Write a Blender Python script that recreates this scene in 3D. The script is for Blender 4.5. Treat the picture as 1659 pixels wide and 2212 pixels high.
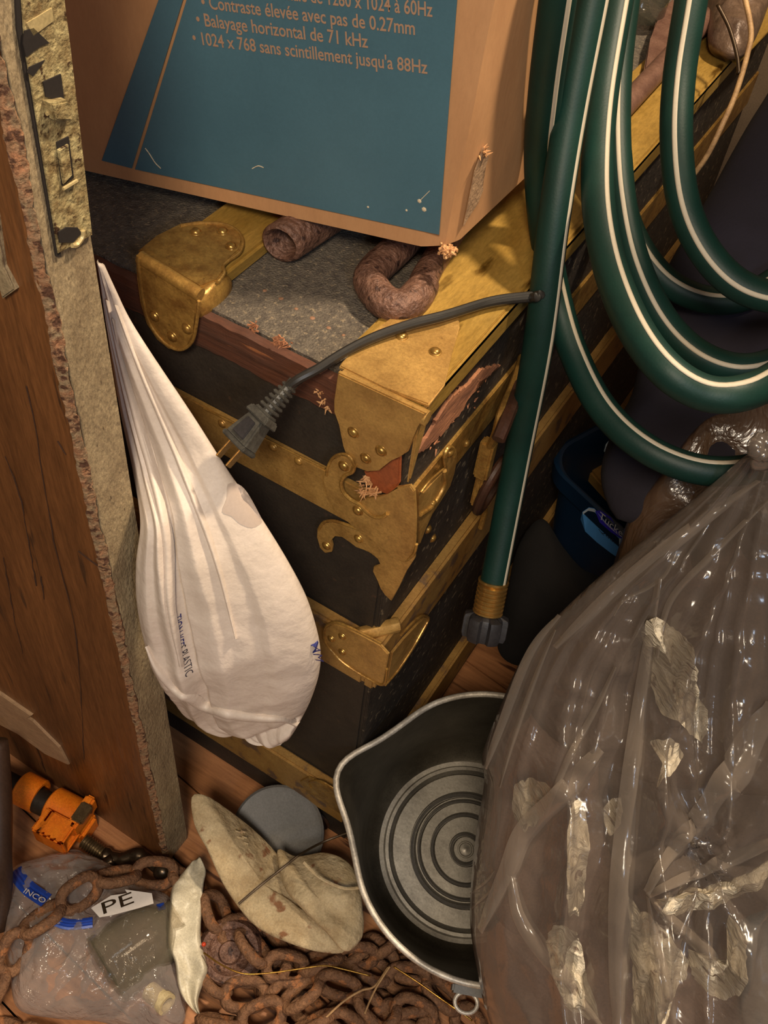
import bpy, bmesh, math, random
from mathutils import Vector, Matrix, noise
from mathutils.bvhtree import BVHTree
random.seed(7)
for o in list(bpy.data.objects): bpy.data.objects.remove(o, do_unlink=True)
COL = bpy.context.scene.collection
S = bpy.context.scene

# ------------------------------------------------------------------ camera
CAM = Vector((0.22303, -0.47009, 1.30338))
CR = Vector((0.84728111, 0.52453711, 0.08351971))
CD = Vector((0.45022078, -0.62582783, -0.63689935))
CF = Vector((-0.28180838, 0.5772351, -0.7664096))
FPX = 2150.0
cd = bpy.data.cameras.new('camera'); cam = bpy.data.objects.new('camera', cd); COL.objects.link(cam)
cam.matrix_world = Matrix(((CR.x, -CD.x, -CF.x, CAM.x), (CR.y, -CD.y, -CF.y, CAM.y), (CR.z, -CD.z, -CF.z, CAM.z), (0, 0, 0, 1)))
cd.sensor_fit = 'HORIZONTAL'; cd.sensor_width = 36.0; cd.lens = FPX / 1659.0 * 36.0; cd.clip_start = 0.02
S.camera = cam

# ------------------------------------------------------------------ light
w = bpy.data.worlds.new('world'); S.world = w; w.use_nodes = True
w.node_tree.nodes['Background'].inputs[0].default_value = (1.0, 0.80, 0.60, 1)
w.node_tree.nodes['Background'].inputs[1].default_value = 0.09
def area(name, loc, target, size, power, col):
    l = bpy.data.lights.new(name, 'AREA'); l.shape = 'DISK'; l.size = size; l.energy = power; l.color = col
    o = bpy.data.objects.new(name, l); COL.objects.link(o); o.location = loc
    o.rotation_euler = (Vector(target) - Vector(loc)).to_track_quat('-Z', 'Y').to_euler()
    return o
area('ceiling_lamp', (0.50, 0.55, 2.35), (0.02, 0.0, 0.5), 0.14, 40.0, (1.0, 0.80, 0.57))
area('room_lamp', (0.40, -1.05, 2.10), (0.0, 0.0, 0.5), 0.40, 23.0, (1.0, 0.83, 0.63))
area('window_glow', (0.95, -0.95, 1.65), (0.2, 0.1, 0.4), 0.30, 4.5, (0.62, 0.78, 1.0))
S.view_settings.view_transform = 'Standard'; S.view_settings.look = 'None'
S.view_settings.gamma = 1.0; S.view_settings.use_curve_mapping = False
S.view_settings.exposure = 0.08

# ------------------------------------------------------------------ helpers
def ray(x, y): return CR * ((x - 829.5) / FPX) + CD * ((y - 1106) / FPX) + CF
def at(x, y, t): return CAM + ray(x, y) * t
def on(ax, v, x, y):
    r = ray(x, y); return CAM + r * ((v - CAM[ax]) / r[ax])
def onp(x, y, o, n):
    r = ray(x, y); return CAM + r * ((o - CAM).dot(n) / r.dot(n))

def tag(o, label=None, cat=None, group=None, kind=None):
    if label: o['label'] = label
    if cat: o['category'] = cat
    if group: o['group'] = group
    if kind: o['kind'] = kind
    return o
def empty(name, loc, label=None, cat=None, group=None, kind=None):
    o = bpy.data.objects.new(name, None); COL.objects.link(o); o.location = loc; o.empty_display_size = .05
    return tag(o, label, cat, group, kind)
def link(name, me, mat, parent=None, smooth=False):
    if mat and not me.materials: me.materials.append(mat)
    o = bpy.data.objects.new(name, me); COL.objects.link(o)
    if parent:
        o.parent = parent
        o.matrix_parent_inverse = Matrix.Translation(-world_loc(parent))
    return o
def world_loc(o):
    # parents are only ever translated
    v = Vector(o.location)
    if o.parent:
        if o.matrix_parent_inverse != Matrix.Identity(4):
            return v.copy() + Vector((0, 0, 0))
    return v
def obj(name, bm, mat, parent=None, smooth=False, angle=35):
    me = bpy.data.meshes.new(name)
    bmesh.ops.recalc_face_normals(bm, faces=bm.faces)
    bm.to_mesh(me); bm.free()
    if smooth:
        for p in me.polygons: p.use_smooth = True
        if angle: me.set_sharp_from_angle(angle=math.radians(angle))
    me.materials.append(mat)
    o = bpy.data.objects.new(name, me); COL.objects.link(o)
    if parent:
        o.parent = parent
        # mesh data is in world coordinates: undo the parent's translation
        off = Vector((0, 0, 0)); q = parent
        while q: off += Vector(q.location); q = q.parent
        o.location = -off
    return o

def catmull(P, n=8, closed=False):
    P = [Vector(p) for p in P]; out = []
    m = len(P); rng = m if closed else m - 1
    for i in range(rng):
        if closed: a, b, c, d = P[i - 1], P[i], P[(i + 1) % m], P[(i + 2) % m]
        else: a, b, c, d = P[max(i - 1, 0)], P[i], P[i + 1], P[min(i + 2, m - 1)]
        for k in range(n):
            t = k / n
            out.append(.5 * ((2 * b) + (-a + c) * t + (2 * a - 5 * b + 4 * c - d) * t * t + (-a + 3 * b - 3 * c + d) * t ** 3))
    if not closed: out.append(P[-1])
    return out
def resample(P, n):
    L = [0]
    for a, b in zip(P, P[1:]): L.append(L[-1] + (b - a).length)
    out = []; j = 0
    for i in range(n):
        s = L[-1] * i / (n - 1)
        while j < len(L) - 2 and L[j + 1] < s: j += 1
        k = (s - L[j]) / max(L[j + 1] - L[j], 1e-9)
        out.append(P[j].lerp(P[j + 1], min(max(k, 0), 1)))
    return out
def tube(bm, P, r, seg=12, closed=False, caps=True, flat=None):
    """sweep a circle (radius r or list) along P with parallel transport; returns frames"""
    P = [Vector(p) for p in P]; n = len(P); rings = []; frames = []
    T0 = (P[1] - P[0]).normalized(); N = T0.orthogonal().normalized()
    for i in range(n):
        if closed: T = (P[(i + 1) % n] - P[i - 1]).normalized()
        else: T = (P[min(i + 1, n - 1)] - P[max(i - 1, 0)]).normalized()
        N = (N - T * N.dot(T)).normalized(); B = T.cross(N)
        rr = r[i] if isinstance(r, (list, tuple)) else r
        frames.append((P[i], T, N, B))
        ring = []
        for k in range(seg):
            a = 2 * math.pi * k / seg
            ring.append(bm.verts.new(P[i] + (N * math.cos(a) + B * math.sin(a)) * rr))
        rings.append(ring)
    for i in range(n if closed else n - 1):
        A, Bq = rings[i], rings[(i + 1) % n]
        for k in range(seg):
            bm.faces.new((A[k], A[(k + 1) % seg], Bq[(k + 1) % seg], Bq[k]))
    if caps and not closed:
        bm.faces.new(rings[0][::-1]); bm.faces.new(rings[-1])
    return frames
def box(bm, lo, hi, bev=0.0, R=None, o=None, seg=2):
    b2 = bmesh.new()
    bmesh.ops.create_cube(b2, size=1)
    c = [(a + b) / 2 for a, b in zip(lo, hi)]; s = [abs(b - a) for a, b in zip(lo, hi)]
    for v in b2.verts: v.co = Vector((v.co.x * s[0] + c[0], v.co.y * s[1] + c[1], v.co.z * s[2] + c[2]))
    if bev: bmesh.ops.bevel(b2, geom=b2.edges[:], offset=bev, segments=seg, affect='EDGES')
    if R is not None:
        for v in b2.verts: v.co = (o or Vector()) + R @ v.co
    join(bm, b2)
def join(bm, b2):
    m = {}
    for v in b2.verts: m[v] = bm.verts.new(v.co)
    for f in b2.faces:
        try: bm.faces.new([m[v] for v in f.verts])
        except ValueError: pass
    b2.free()
def prism(bm, P, n, th, bev=0.0):
    """polygon P (3D, planar) extruded by n*th"""
    n = Vector(n).normalized(); b2 = bmesh.new()
    a = [b2.verts.new(Vector(p)) for p in P]; b = [b2.verts.new(Vector(p) + n * th) for p in P]
    f1 = b2.faces.new(a); f2 = b2.faces.new(b[::-1]); k = len(P)
    for i in range(k): b2.faces.new((a[i], a[(i + 1) % k], b[(i + 1) % k], b[i]))
    if bev:
        ed = [e for e in b2.edges if all(v in b for v in e.verts)]
        bmesh.ops.bevel(b2, geom=ed, offset=bev, segments=2, affect='EDGES', clamp_overlap=True)
    bmesh.ops.triangulate(b2, faces=[f for f in b2.faces if len(f.verts) > 4])
    join(bm, b2)
def dome(bm, c, n, r, h=None, seg=14, squash=.45):
    n = Vector(n).normalized(); u = n.orthogonal().normalized(); v = n.cross(u); c = Vector(c)
    h = h or r * squash * 1.6; rings = []
    prof = [(1.25, 0), (1.2, .12), (1.0, .2), (.9, .6), (.6, .9), (.28, 1.0)]
    for pr, ph in prof:
        rings.append([bm.verts.new(c + (u * math.cos(a) + v * math.sin(a)) * r * pr + n * h * ph) for a in [2 * math.pi * k / seg for k in range(seg)]])
    for A, B in zip(rings, rings[1:]):
        for k in range(seg): bm.faces.new((A[k], A[(k + 1) % seg], B[(k + 1) % seg], B[k]))
    bm.faces.new(rings[-1])
def lathe(bm, prof, o, ax, seg=64, rfun=None, u=None):
    """prof: list of (radius, height)"""
    ax = Vector(ax).normalized(); u = Vector(u or ax.orthogonal()); u = (u - ax * u.dot(ax)).normalized(); v = ax.cross(u); rings = []
    for r, h in prof:
        if r < 1e-6: rings.append([bm.verts.new(o + ax * h)]); continue
        R = []
        for k in range(seg):
            a = 2 * math.pi * k / seg; q = rfun(a, r, h) if rfun else r
            R.append(bm.verts.new(o + (u * math.cos(a) + v * math.sin(a)) * q + ax * h))
        rings.append(R)
    for A, B in zip(rings, rings[1:]):
        for k in range(seg):
            k2 = (k + 1) % seg
            if len(A) == 1 and len(B) == 1: continue
            if len(A) == 1: bm.faces.new((A[0], B[k2], B[k]))
            elif len(B) == 1: bm.faces.new((A[k], A[k2], B[0]))
            else: bm.faces.new((A[k], A[k2], B[k2], B[k]))
def nz(p, s, seed=0): return noise.noise(Vector((p[0] * s + seed * 7.3, p[1] * s - seed * 3.1, p[2] * s + seed * 1.7)))
def rdg(p, s, seed=0):
    return 1 - abs(nz(p, s, seed)) * 2
def pillow(name, ring, n, hf, hb, mat, parent=None, folds=None, rings=22, N=110, power=2.2, closed=True, centre=None):
    """closed body bounded by a planar-ish ring, bulging hf along n and hb behind"""
    n = Vector(n).normalized(); P = catmull(ring, 8, True); P.append(P[0]); P = resample(P, N + 1)[:-1]
    c = centre or sum(P, Vector()) / len(P); bm = bmesh.new(); front = []; back = []
    for side, H, store in ((1, hf, front), (-1, hb, back)):
        for i in range(rings + 1):
            q = i / rings; q = math.sin(q * math.pi / 2) if i else 0
            if i == rings and side == -1: store.append(front[-1]); continue
            row = []
            for k in range(1 if i == 0 else N):
                b = c.lerp(P[k], q); d = H * max(0, 1 - q ** power) ** .5
                p = b + n * side * d
                if folds: p = p + n * side * folds(b, q, k / N, side) * (1 - q ** 6)
                row.append(bm.verts.new(p))
            store.append(row)
        for A, B in zip(store, store[1:]):
            for k in range(N):
                k2 = (k + 1) % N
                if len(A) == 1: f = (A[0], B[k], B[k2])
                else: f = (A[k], B[k], B[k2], A[k2])
                try: bm.faces.new(f if side > 0 else f[::-1])
                except ValueError: pass
    return obj(name, bm, mat, parent, smooth=True, angle=None)
def strip(name, L, R, n, hf, hb, mat, parent=None, folds=None, nu=60, nv=90, prof=.6, hv=None):
    """bag spanned between two boundary polylines L, R (top to bottom)"""
    n = Vector(n).normalized(); L = resample(catmull(L, 10), nv); R = resample(catmull(R, 10), nv); bm = bmesh.new()
    G = []
    for side, H in ((1, hf), (-1, hb)):
        g = []
        for j in range(nv):
            row = []; v = j / (nv - 1)
            for i in range(nu):
                u = i / (nu - 1)
                if side == -1 and (i in (0, nu - 1) or j in (0, nv - 1)): row.append(G[0][j][i]); continue
                e = (math.sin(math.pi * u)) ** prof * (hv(v) if hv else math.sin(math.pi * min(max(v, 0.0), 1.0)) ** .35)
                b = L[j].lerp(R[j], u)
                f = folds(u, v, b, side) * min(1, 12 * u * (1 - u)) if folds else 0
                if side == -1 and j in (0, nv - 1): f = 0
                row.append(bm.verts.new(b + n * side * (H * e + f * (1 if 0 < j < nv - 1 else 0))))
            g.append(row)
        G.append(g)
        for j in range(nv - 1):
            for i in range(nu - 1):
                f = (g[j][i], g[j][i + 1], g[j + 1][i + 1], g[j + 1][i])
                try: bm.faces.new(f if side < 0 else f[::-1])
                except ValueError: pass
    return obj(name, bm, mat, parent, smooth=True, angle=None)
def bvh_of(o):
    off = Vector(); q = o
    while q: off += Vector(q.location); q = q.parent
    return BVHTree.FromPolygons([v.co + off for v in o.data.vertices], [p.vertices[:] for p in o.data.polygons])
def text_mesh(s, ext=0.0, bold=0.0):
    c = bpy.data.curves.new('txt', 'FONT'); c.body = s; c.extrude = ext; c.resolution_u = 3; c.offset = bold
    o = bpy.data.objects.new('txt', c); COL.objects.link(o)
    bpy.context.view_layer.update()
    me = bpy.data.meshes.new_from_object(o.evaluated_get(bpy.context.evaluated_depsgraph_get()))
    bpy.data.objects.remove(o, do_unlink=True)
    return me
def text_on(name, s, p0, p1, up, mat, parent, height=None, bvh=None, n=None, lift=.0004, bold=0):
    """lettering from p0 to p1 (world), up = up direction in the surface"""
    me = text_mesh(s, 0.0, bold); xs = [v.co.x for v in me.vertices]; W = max(xs) - min(xs); x0 = min(xs)
    ex = (p1 - p0); k = ex.length / W; ex.normalize(); up = (up - ex * up.dot(ex)).normalized(); nn = ex.cross(up)
    hy = height / .7 if height else k
    bm = bmesh.new(); bm.from_mesh(me)
    if bvh: bmesh.ops.subdivide_edges(bm, edges=bm.edges[:], cuts=1)
    for v in bm.verts:
        q = p0 + ex * (v.co.x - x0) * k + up * v.co.y * hy
        if bvh:
            h = bvh.ray_cast(q + nn * .2, -nn)
            if h[0] is not None: q = h[0]
        v.co = q + nn * lift
    bpy.data.meshes.remove(me)
    return obj(name, bm, mat, parent)

# ------------------------------------------------------------------ materials
def mat(name): 
    m = bpy.data.materials.new(name); m.use_nodes = True; nt = m.node_tree
    return m, nt, nt.nodes['Principled BSDF'], nt.nodes['Material Output']
def srgb(c):
    return tuple((x / 255 / 12.92 if x / 255 <= .04045 else ((x / 255 + .055) / 1.055) ** 2.4) for x in c) + (1,)
def surf(name, c1, c2=None, scale=20, rough=.6, metal=0, bump=.3, bscale=None, stretch=(1, 1, 1), c3=None, s3=60, t3=.62, spec=.5, detail=6, bdist=.001, lo=.35, hi=.65, coat=0, rvar=0.0, fs=420, fa=.22):
    m, nt, b, out = mat(name); N = nt.nodes; L = nt.links
    tc = N.new('ShaderNodeTexCoord'); mp = N.new('ShaderNodeMapping'); mp.inputs['Scale'].default_value = stretch
    L.new(tc.outputs['Object'], mp.inputs[0])
    n1 = N.new('ShaderNodeTexNoise'); n1.inputs['Scale'].default_value = scale; n1.inputs['Detail'].default_value = detail; n1.inputs['Roughness'].default_value = .65
    L.new(mp.outputs[0], n1.inputs['Vector'])
    r = N.new('ShaderNodeValToRGB'); r.color_ramp.elements[0].position = lo; r.color_ramp.elements[1].position = hi
    r.color_ramp.elements[0].color = srgb(c1); r.color_ramp.elements[1].color = srgb(c2 or c1)
    L.new(n1.outputs['Fac'], r.inputs[0]); colr = r.outputs[0]
    if c3:
        n3 = N.new('ShaderNodeTexNoise'); n3.inputs['Scale'].default_value = s3; n3.inputs['Detail'].default_value = 4; L.new(mp.outputs[0], n3.inputs['Vector'])
        r3 = N.new('ShaderNodeValToRGB'); r3.color_ramp.elements[0].position = t3; r3.color_ramp.elements[1].position = t3 + .06
        L.new(n3.outputs['Fac'], r3.inputs[0]); mx = N.new('ShaderNodeMix'); mx.data_type = 'RGBA'
        L.new(r3.outputs[0], mx.inputs[0]); L.new(colr, mx.inputs[6]); mx.inputs[7].default_value = srgb(c3); colr = mx.outputs[2]
    if fa:
        nf = N.new('ShaderNodeTexNoise'); nf.inputs['Scale'].default_value = fs; nf.inputs['Detail'].default_value = 3; nf.inputs['Roughness'].default_value = .8; L.new(mp.outputs[0], nf.inputs['Vector'])
        mf = N.new('ShaderNodeMapRange'); mf.inputs[1].default_value = .3; mf.inputs[2].default_value = .7; mf.inputs[3].default_value = 1 - fa; mf.inputs[4].default_value = 1 + fa; L.new(nf.outputs['Fac'], mf.inputs[0])
        vm = N.new('ShaderNodeVectorMath'); vm.operation = 'SCALE'; L.new(colr, vm.inputs[0]); L.new(mf.outputs[0], vm.inputs['Scale']); colr = vm.outputs[0]
    L.new(colr, b.inputs['Base Color'])
    b.inputs['Roughness'].default_value = rough; b.inputs['Metallic'].default_value = metal
    b.inputs['Specular IOR Level'].default_value = spec; b.inputs['Coat Weight'].default_value = coat
    if rvar:
        mr = N.new('ShaderNodeMapRange'); mr.inputs[3].default_value = rough - rvar; mr.inputs[4].default_value = rough + rvar
        L.new(n1.outputs['Fac'], mr.inputs[0]); L.new(mr.outputs[0], b.inputs['Roughness'])
    if bump:
        n2 = N.new('ShaderNodeTexNoise'); n2.inputs['Scale'].default_value = bscale or scale * 4; n2.inputs['Detail'].default_value = 5; L.new(mp.outputs[0], n2.inputs['Vector'])
        bp = N.new('ShaderNodeBump'); bp.inputs['Strength'].default_value = bump; bp.inputs['Distance'].default_value = bdist
        L.new(n2.outputs['Fac'], bp.inputs['Height']); L.new(bp.outputs[0], b.inputs['Normal'])
    return m
def film(name, col, dens=.35, rough=.18, bscale=22, bump=.6, edge=.5, warp=3.0, bdist=.004, spec=1.0, coat=0.6):
    """thin plastic film: part see-through, part scattering, with crumpled gloss"""
    m, nt, b, out = mat(name); N = nt.nodes; L = nt.links
    tc = N.new('ShaderNodeTexCoord'); tr = N.new('ShaderNodeBsdfTransparent'); tr.inputs[0].default_value = (.97, .95, .92, 1)
    b.inputs['Base Color'].default_value = srgb(col); b.inputs['Roughness'].default_value = rough; b.inputs['Specular IOR Level'].default_value = spec
    b.inputs['Coat Weight'].default_value = coat; b.inputs['Coat Roughness'].default_value = .08
    vo = N.new('ShaderNodeTexVoronoi'); vo.feature = 'DISTANCE_TO_EDGE'; vo.inputs['Scale'].default_value = bscale
    nn = N.new('ShaderNodeTexNoise'); nn.inputs['Scale'].default_value = bscale * .6; nn.inputs['Detail'].default_value = 4; nn.inputs['Distortion'].default_value = warp
    mixv = N.new('ShaderNodeVectorMath'); mixv.operation = 'MULTIPLY_ADD'; mixv.inputs[1].default_value = (.06, .06, .06)
    L.new(tc.outputs['Object'], nn.inputs['Vector']); L.new(nn.outputs['Color'], mixv.inputs[0]); L.new(tc.outputs['Object'], mixv.inputs[2]); L.new(mixv.outputs[0], vo.inputs['Vector'])
    ad = N.new('ShaderNodeMath'); ad.operation = 'ADD'; L.new(vo.outputs['Distance'], ad.inputs[0]); L.new(nn.outputs['Fac'], ad.inputs[1])
    bp = N.new('ShaderNodeBump'); bp.inputs['Strength'].default_value = bump; bp.inputs['Distance'].default_value = bdist
    L.new(ad.outputs[0], bp.inputs['Height']); L.new(bp.outputs[0], b.inputs['Normal']); L.new(bp.outputs[0], b.inputs['Coat Normal'])
    lw = N.new('ShaderNodeLayerWeight'); lw.inputs[0].default_value = .45; L.new(bp.outputs[0], lw.inputs['Normal'])
    mr = N.new('ShaderNodeMapRange'); mr.inputs[3].default_value = dens; mr.inputs[4].default_value = min(1, dens + edge); L.new(lw.outputs['Facing'], mr.inputs[0])
    mx = N.new('ShaderNodeMixShader'); L.new(mr.outputs[0], mx.inputs[0]); L.new(tr.outputs[0], mx.inputs[1]); L.new(b.outputs[0], mx.inputs[2]); L.new(mx.outputs[0], out.inputs['Surface'])
    return m

M_floor = surf('floor_wood', (146, 96, 60), (186, 128, 82), 9, .5, stretch=(1, 12, 1), bump=.35, c3=(80, 46, 26), s3=5, t3=.6)
M_wall = surf('wall_plaster', (120, 100, 76), (135, 112, 86), 6, .9)
M_door = surf('door_brown_paint', (84, 52, 28), (124, 80, 44), 16, .40, stretch=(1, 1, .10), bump=.8, bscale=70, c3=(62, 42, 28), s3=90, t3=.64, bdist=.003, rvar=.12, fs=300, fa=.30)
M_doorgrain = surf('door_bare_panel', (150, 118, 88), (170, 138, 104), 20, .7, stretch=(.3, 1, 1))
M_edge = surf('door_edge_paint', (132, 114, 86), (158, 140, 108), 40, .7, stretch=(1, 1.6, .7), bump=.8, bscale=200, c3=(92, 76, 56), s3=120, t3=.68, bdist=.002, fs=380, fa=.3)
M_chip = surf('door_chipped_edge', (150, 104, 72), (134, 116, 88), 110, .8, bump=1, bscale=200, c3=(84, 54, 36), s3=140, t3=.55, bdist=.003, fa=.35)
M_lock = surf('painted_lock_steel', (170, 156, 112), (112, 92, 60), 110, .45, bump=1, bscale=170, c3=(62, 44, 30), s3=170, t3=.62, bdist=.003, fa=.35)
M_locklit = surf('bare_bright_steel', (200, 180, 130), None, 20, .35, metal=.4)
M_crack = surf('crack_brown', (60, 36, 20), None, 20, .9)
M_void = surf('dark_recess', (26, 18, 13), None, 20, .9)
M_brass = surf('aged_brass', (186, 146, 76), (140, 102, 50), 60, .36, metal=.5, bump=.5, bscale=120, c3=(112, 80, 42), s3=130, t3=.70, rvar=.14, bdist=.002, fa=.25)
M_brass2 = surf('dull_brass', (160, 122, 66), (190, 150, 84), 40, .38, metal=.4, bump=.4, bscale=100, c3=(112, 80, 44), s3=110, t3=.71, rvar=.12, bdist=.0015, fa=.22)
M_yellow = surf('yellow_brassed_wood', (158, 124, 56), (182, 146, 72), 30, .42, metal=.35, stretch=(1, .25, 1), bump=.4, bscale=120, c3=(96, 68, 20), s3=46, t3=.64, rvar=.1)
M_railtop = surf('gilded_wood', (170, 132, 72), (146, 108, 56), 30, .5, metal=.2, bump=.5, bscale=90, c3=(112, 88, 66), s3=30, t3=.58)
M_rivet = surf('brass_rivet', (196, 156, 84), (150, 110, 54), 80, .28, metal=.75, bump=.15, fa=.05)
M_canvas = surf('worn_trunk_canvas', (78, 70, 62), (112, 102, 88), 130, .8, bump=1.0, bscale=520, c3=(140, 124, 100), s3=260, t3=.60, bdist=.003, fs=700, fa=.4)
M_black = surf('black_trunk_cloth', (40, 34, 28), (50, 43, 35), 40, .62, bump=.5, bscale=300, c3=(66, 50, 38), s3=90, t3=.66, bdist=.001)
M_blackside = surf('scuffed_black_side', (40, 33, 27), (56, 47, 38), 50, .65, bump=.9, bscale=160, c3=(112, 98, 78), s3=110, t3=.61, bdist=.002, fa=.4)
M_redwood = surf('splintered_red_wood', (92, 52, 32), (66, 40, 28), 30, .75, stretch=(.25, 1, 2.5), bump=1, bscale=60, c3=(150, 92, 54), s3=55, t3=.66, bdist=.002)
M_freshwood = surf('bare_split_wood', (176, 118, 80), (112, 70, 50), 40, .8, stretch=(1, .3, 1), bump=1, bscale=120, bdist=.002)
M_orangewood = surf('reddish_wood', (160, 84, 44), (134, 70, 38), 30, .6, bump=.3)
M_splinter = surf('pale_splinter', (206, 160, 112), (184, 130, 80), 90, .8)
M_leather = surf('old_leather', (70, 42, 28), (50, 32, 22), 30, .5, bump=.5)
M_kraft = surf('kraft_cardboard', (186, 140, 96), (176, 130, 88), 30, .7, bump=.15, bscale=200, stretch=(1, 1, .3), fa=.05)
M_blueink = surf('blue_print', (66, 100, 114), (72, 108, 122), 6, .38, bump=.1, bscale=200, spec=.6, fa=.05)
M_ink_o = surf('orange_print', (160, 128, 104), None, 20, .6, bump=0, fa=.05)
M_scuff = surf('torn_paper', (170, 138, 104), (132, 104, 78), 80, .85, bump=1)
M_scuffw = surf('scratched_fibre', (206, 190, 160), None, 80, .85, bump=0)
M_rust = surf('rusty_iron', (92, 64, 52), (128, 94, 76), 70, .5, metal=.25, bump=1, bscale=220, c3=(62, 42, 36), s3=110, t3=.6, bdist=.003, fa=.35)
M_ironbar = surf('brown_iron_bar', (100, 70, 58), (128, 96, 80), 30, .5, metal=.3, bump=.5)
M_chain = surf('rusted_chain', (134, 96, 66), (104, 72, 50), 60, .75, metal=.05, bump=1, bscale=260, c3=(156, 102, 62), s3=90, t3=.6, bdist=.003, fa=.35)
M_cord = surf('black_cord', (34, 32, 30), (42, 40, 37), 40, .42, bump=.1, fa=.05)
M_plug = surf('dusty_plug', (50, 48, 44), (70, 68, 62), 120, .45, bump=.3)
M_blade = surf('plug_blade', (176, 144, 96), None, 30, .3, metal=.8, bump=0)
M_hose = surf('green_hose', (15, 47, 40), (12, 40, 34), 20, .5, bump=.25, bscale=500, bdist=.0004, spec=.3, fa=.06)
M_stripe = surf('hose_stripe', (178, 168, 148), None, 20, .6, bump=0, fa=.05)
M_fitting = surf('hose_brass', (204, 164, 96), (180, 140, 76), 60, .25, metal=.85, bump=0, fa=.05)
M_knob = surf('black_coupling', (34, 32, 34), (44, 42, 44), 60, .5, bump=.2)
M_white = surf('white_plastic_bag', (218, 204, 192), (204, 190, 176), 8, .5, bump=.7, bscale=70, bdist=.002, spec=.4, fa=.05)
M_blueprint = surf('blue_lettering', (40, 46, 110), None, 8, .6, bump=0, fa=.05)
M_blackprint = surf('dark_lettering', (44, 44, 60), None, 8, .6, bump=0, fa=.05)
M_stain = surf('grey_stain', (176, 160, 148), None, 8, .6, bump=.3, fa=.05)
M_potin = surf('worn_pot_inside', (92, 86, 74), (66, 60, 50), 14, .36, metal=.55, bump=.2, bscale=80, rvar=.07)
M_potbase = surf('worn_pot_bottom', (158, 152, 140), (118, 112, 102), 18, .40, metal=.5, bump=.25, bscale=80, rvar=.1)
M_groove = surf('pot_groove_dark', (46, 41, 34), (58, 52, 44), 60, .6)
M_potrim = surf('aluminium_rim', (206, 198, 184), (160, 152, 140), 60, .45, metal=.35, bump=.4, bscale=160)
M_potout = surf('sooty_pot_outside', (46, 38, 30), (58, 48, 38), 20, .6, metal=.3, bump=.3)
M_orange = surf('orange_clamp_paint', (226, 112, 22), (240, 134, 30), 40, .4, bump=.5, bscale=120, c3=(116, 66, 32), s3=60, t3=.66)
M_pipe = surf('black_pipe', (50, 42, 34), (38, 32, 28), 40, .45, metal=.3, bump=.4)
M_steel = surf('dark_clamp_steel', (74, 62, 50), (96, 82, 66), 60, .3, metal=.85, bump=.4, bscale=120)
M_thread = surf('screw_thread', (150, 130, 96), (110, 92, 66), 60, .3, metal=.8)
M_canvasbag = surf('soiled_canvas', (204, 184, 146), (172, 148, 110), 30, .85, bump=.9, bscale=90, c3=(140, 98, 66), s3=44, t3=.63, bdist=.004, fa=.2)
M_wire = surf('dark_wire', (62, 48, 32), None, 30, .4, metal=.6, bump=0)
M_goldwire = surf('brass_wire', (190, 146, 66), (130, 96, 44), 90, .25, metal=.8, bump=0)
M_straw = surf('pale_straw', (190, 152, 104), (150, 116, 78), 60, .6)
M_greydisc = surf('grey_plastic_disc', (90, 89, 86), (98, 96, 93), 20, .5, bump=.2)
M_navy = surf('navy_cloth', (26, 22, 32), (31, 26, 38), 12, .9, bump=.4, bscale=300, fa=.05)
M_gapfill = surf('dark_gap_fill', (18, 15, 14), (24, 20, 18), 12, .95, bump=.4, bscale=300)
M_bin = surf('blue_bin', (12, 40, 66), (10, 34, 58), 6, .4, bump=.1, fa=.05)
M_label1 = surf('label_pale', (214, 234, 250), None, 6, .4, bump=0, fa=.05)
M_label2 = surf('label_sky', (90, 170, 250), None, 6, .4, bump=0, fa=.05)
M_label3 = surf('label_indigo', (50, 40, 170), None, 6, .4, bump=0, fa=.05)
M_labelw = surf('label_white', (210, 214, 224), None, 6, .4, bump=0, fa=.05)
M_content = surf('brown_contents', (96, 76, 64), (72, 58, 50), 7, .8, bump=.5)
M_content2 = surf('pink_contents', (122, 92, 76), (98, 74, 62), 9, .8, bump=.5)
M_glint = surf('film_glint', (214, 202, 178), (178, 164, 140), 20, .4, bump=1, bscale=70, stretch=(1, 1, 4), c3=(104, 84, 66), s3=60, t3=.62, bdist=.004)
M_film = film('clear_sack_film', (116, 105, 96), .36, .2, 9, .8, .5, bdist=.006)
M_film2 = film('zip_bag_film', (186, 174, 168), .26, .15, 26, .9, .5, bdist=.004)
M_film3 = film('brown_sack_film', (92, 70, 54), .75, .3, 26, .7, .25)
M_zip = surf('blue_zip', (36, 74, 176), (30, 62, 150), 60, .35, bump=.2, fa=.05)
M_zip2 = surf('bag_label', (222, 214, 206), None, 60, .4, bump=0, fa=.05)
M_jar = film('clear_jar_plastic', (120, 116, 98), .08, .06, 8, .05, .55)
M_cream = surf('cream_plastic', (206, 190, 150), (190, 172, 130), 20, .45, bump=.1)
M_strip = surf('white_glove_plastic', (216, 208, 184), (200, 190, 164), 10, .4, bump=.4, bscale=40, bdist=.002)
M_darkthing = surf('dark_brown_wood', (60, 42, 32), (76, 54, 40), 12, .5, bump=.3, stretch=(1, 1, .2))
M_grey = surf('grey_foil', (118, 96, 78), (80, 62, 50), 20, .4, metal=.2, bump=1, bscale=50, bdist=.004)
M_glass = film('dusty_glass', (66, 70, 60), .4, .08, 8, .05, .4)

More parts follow.
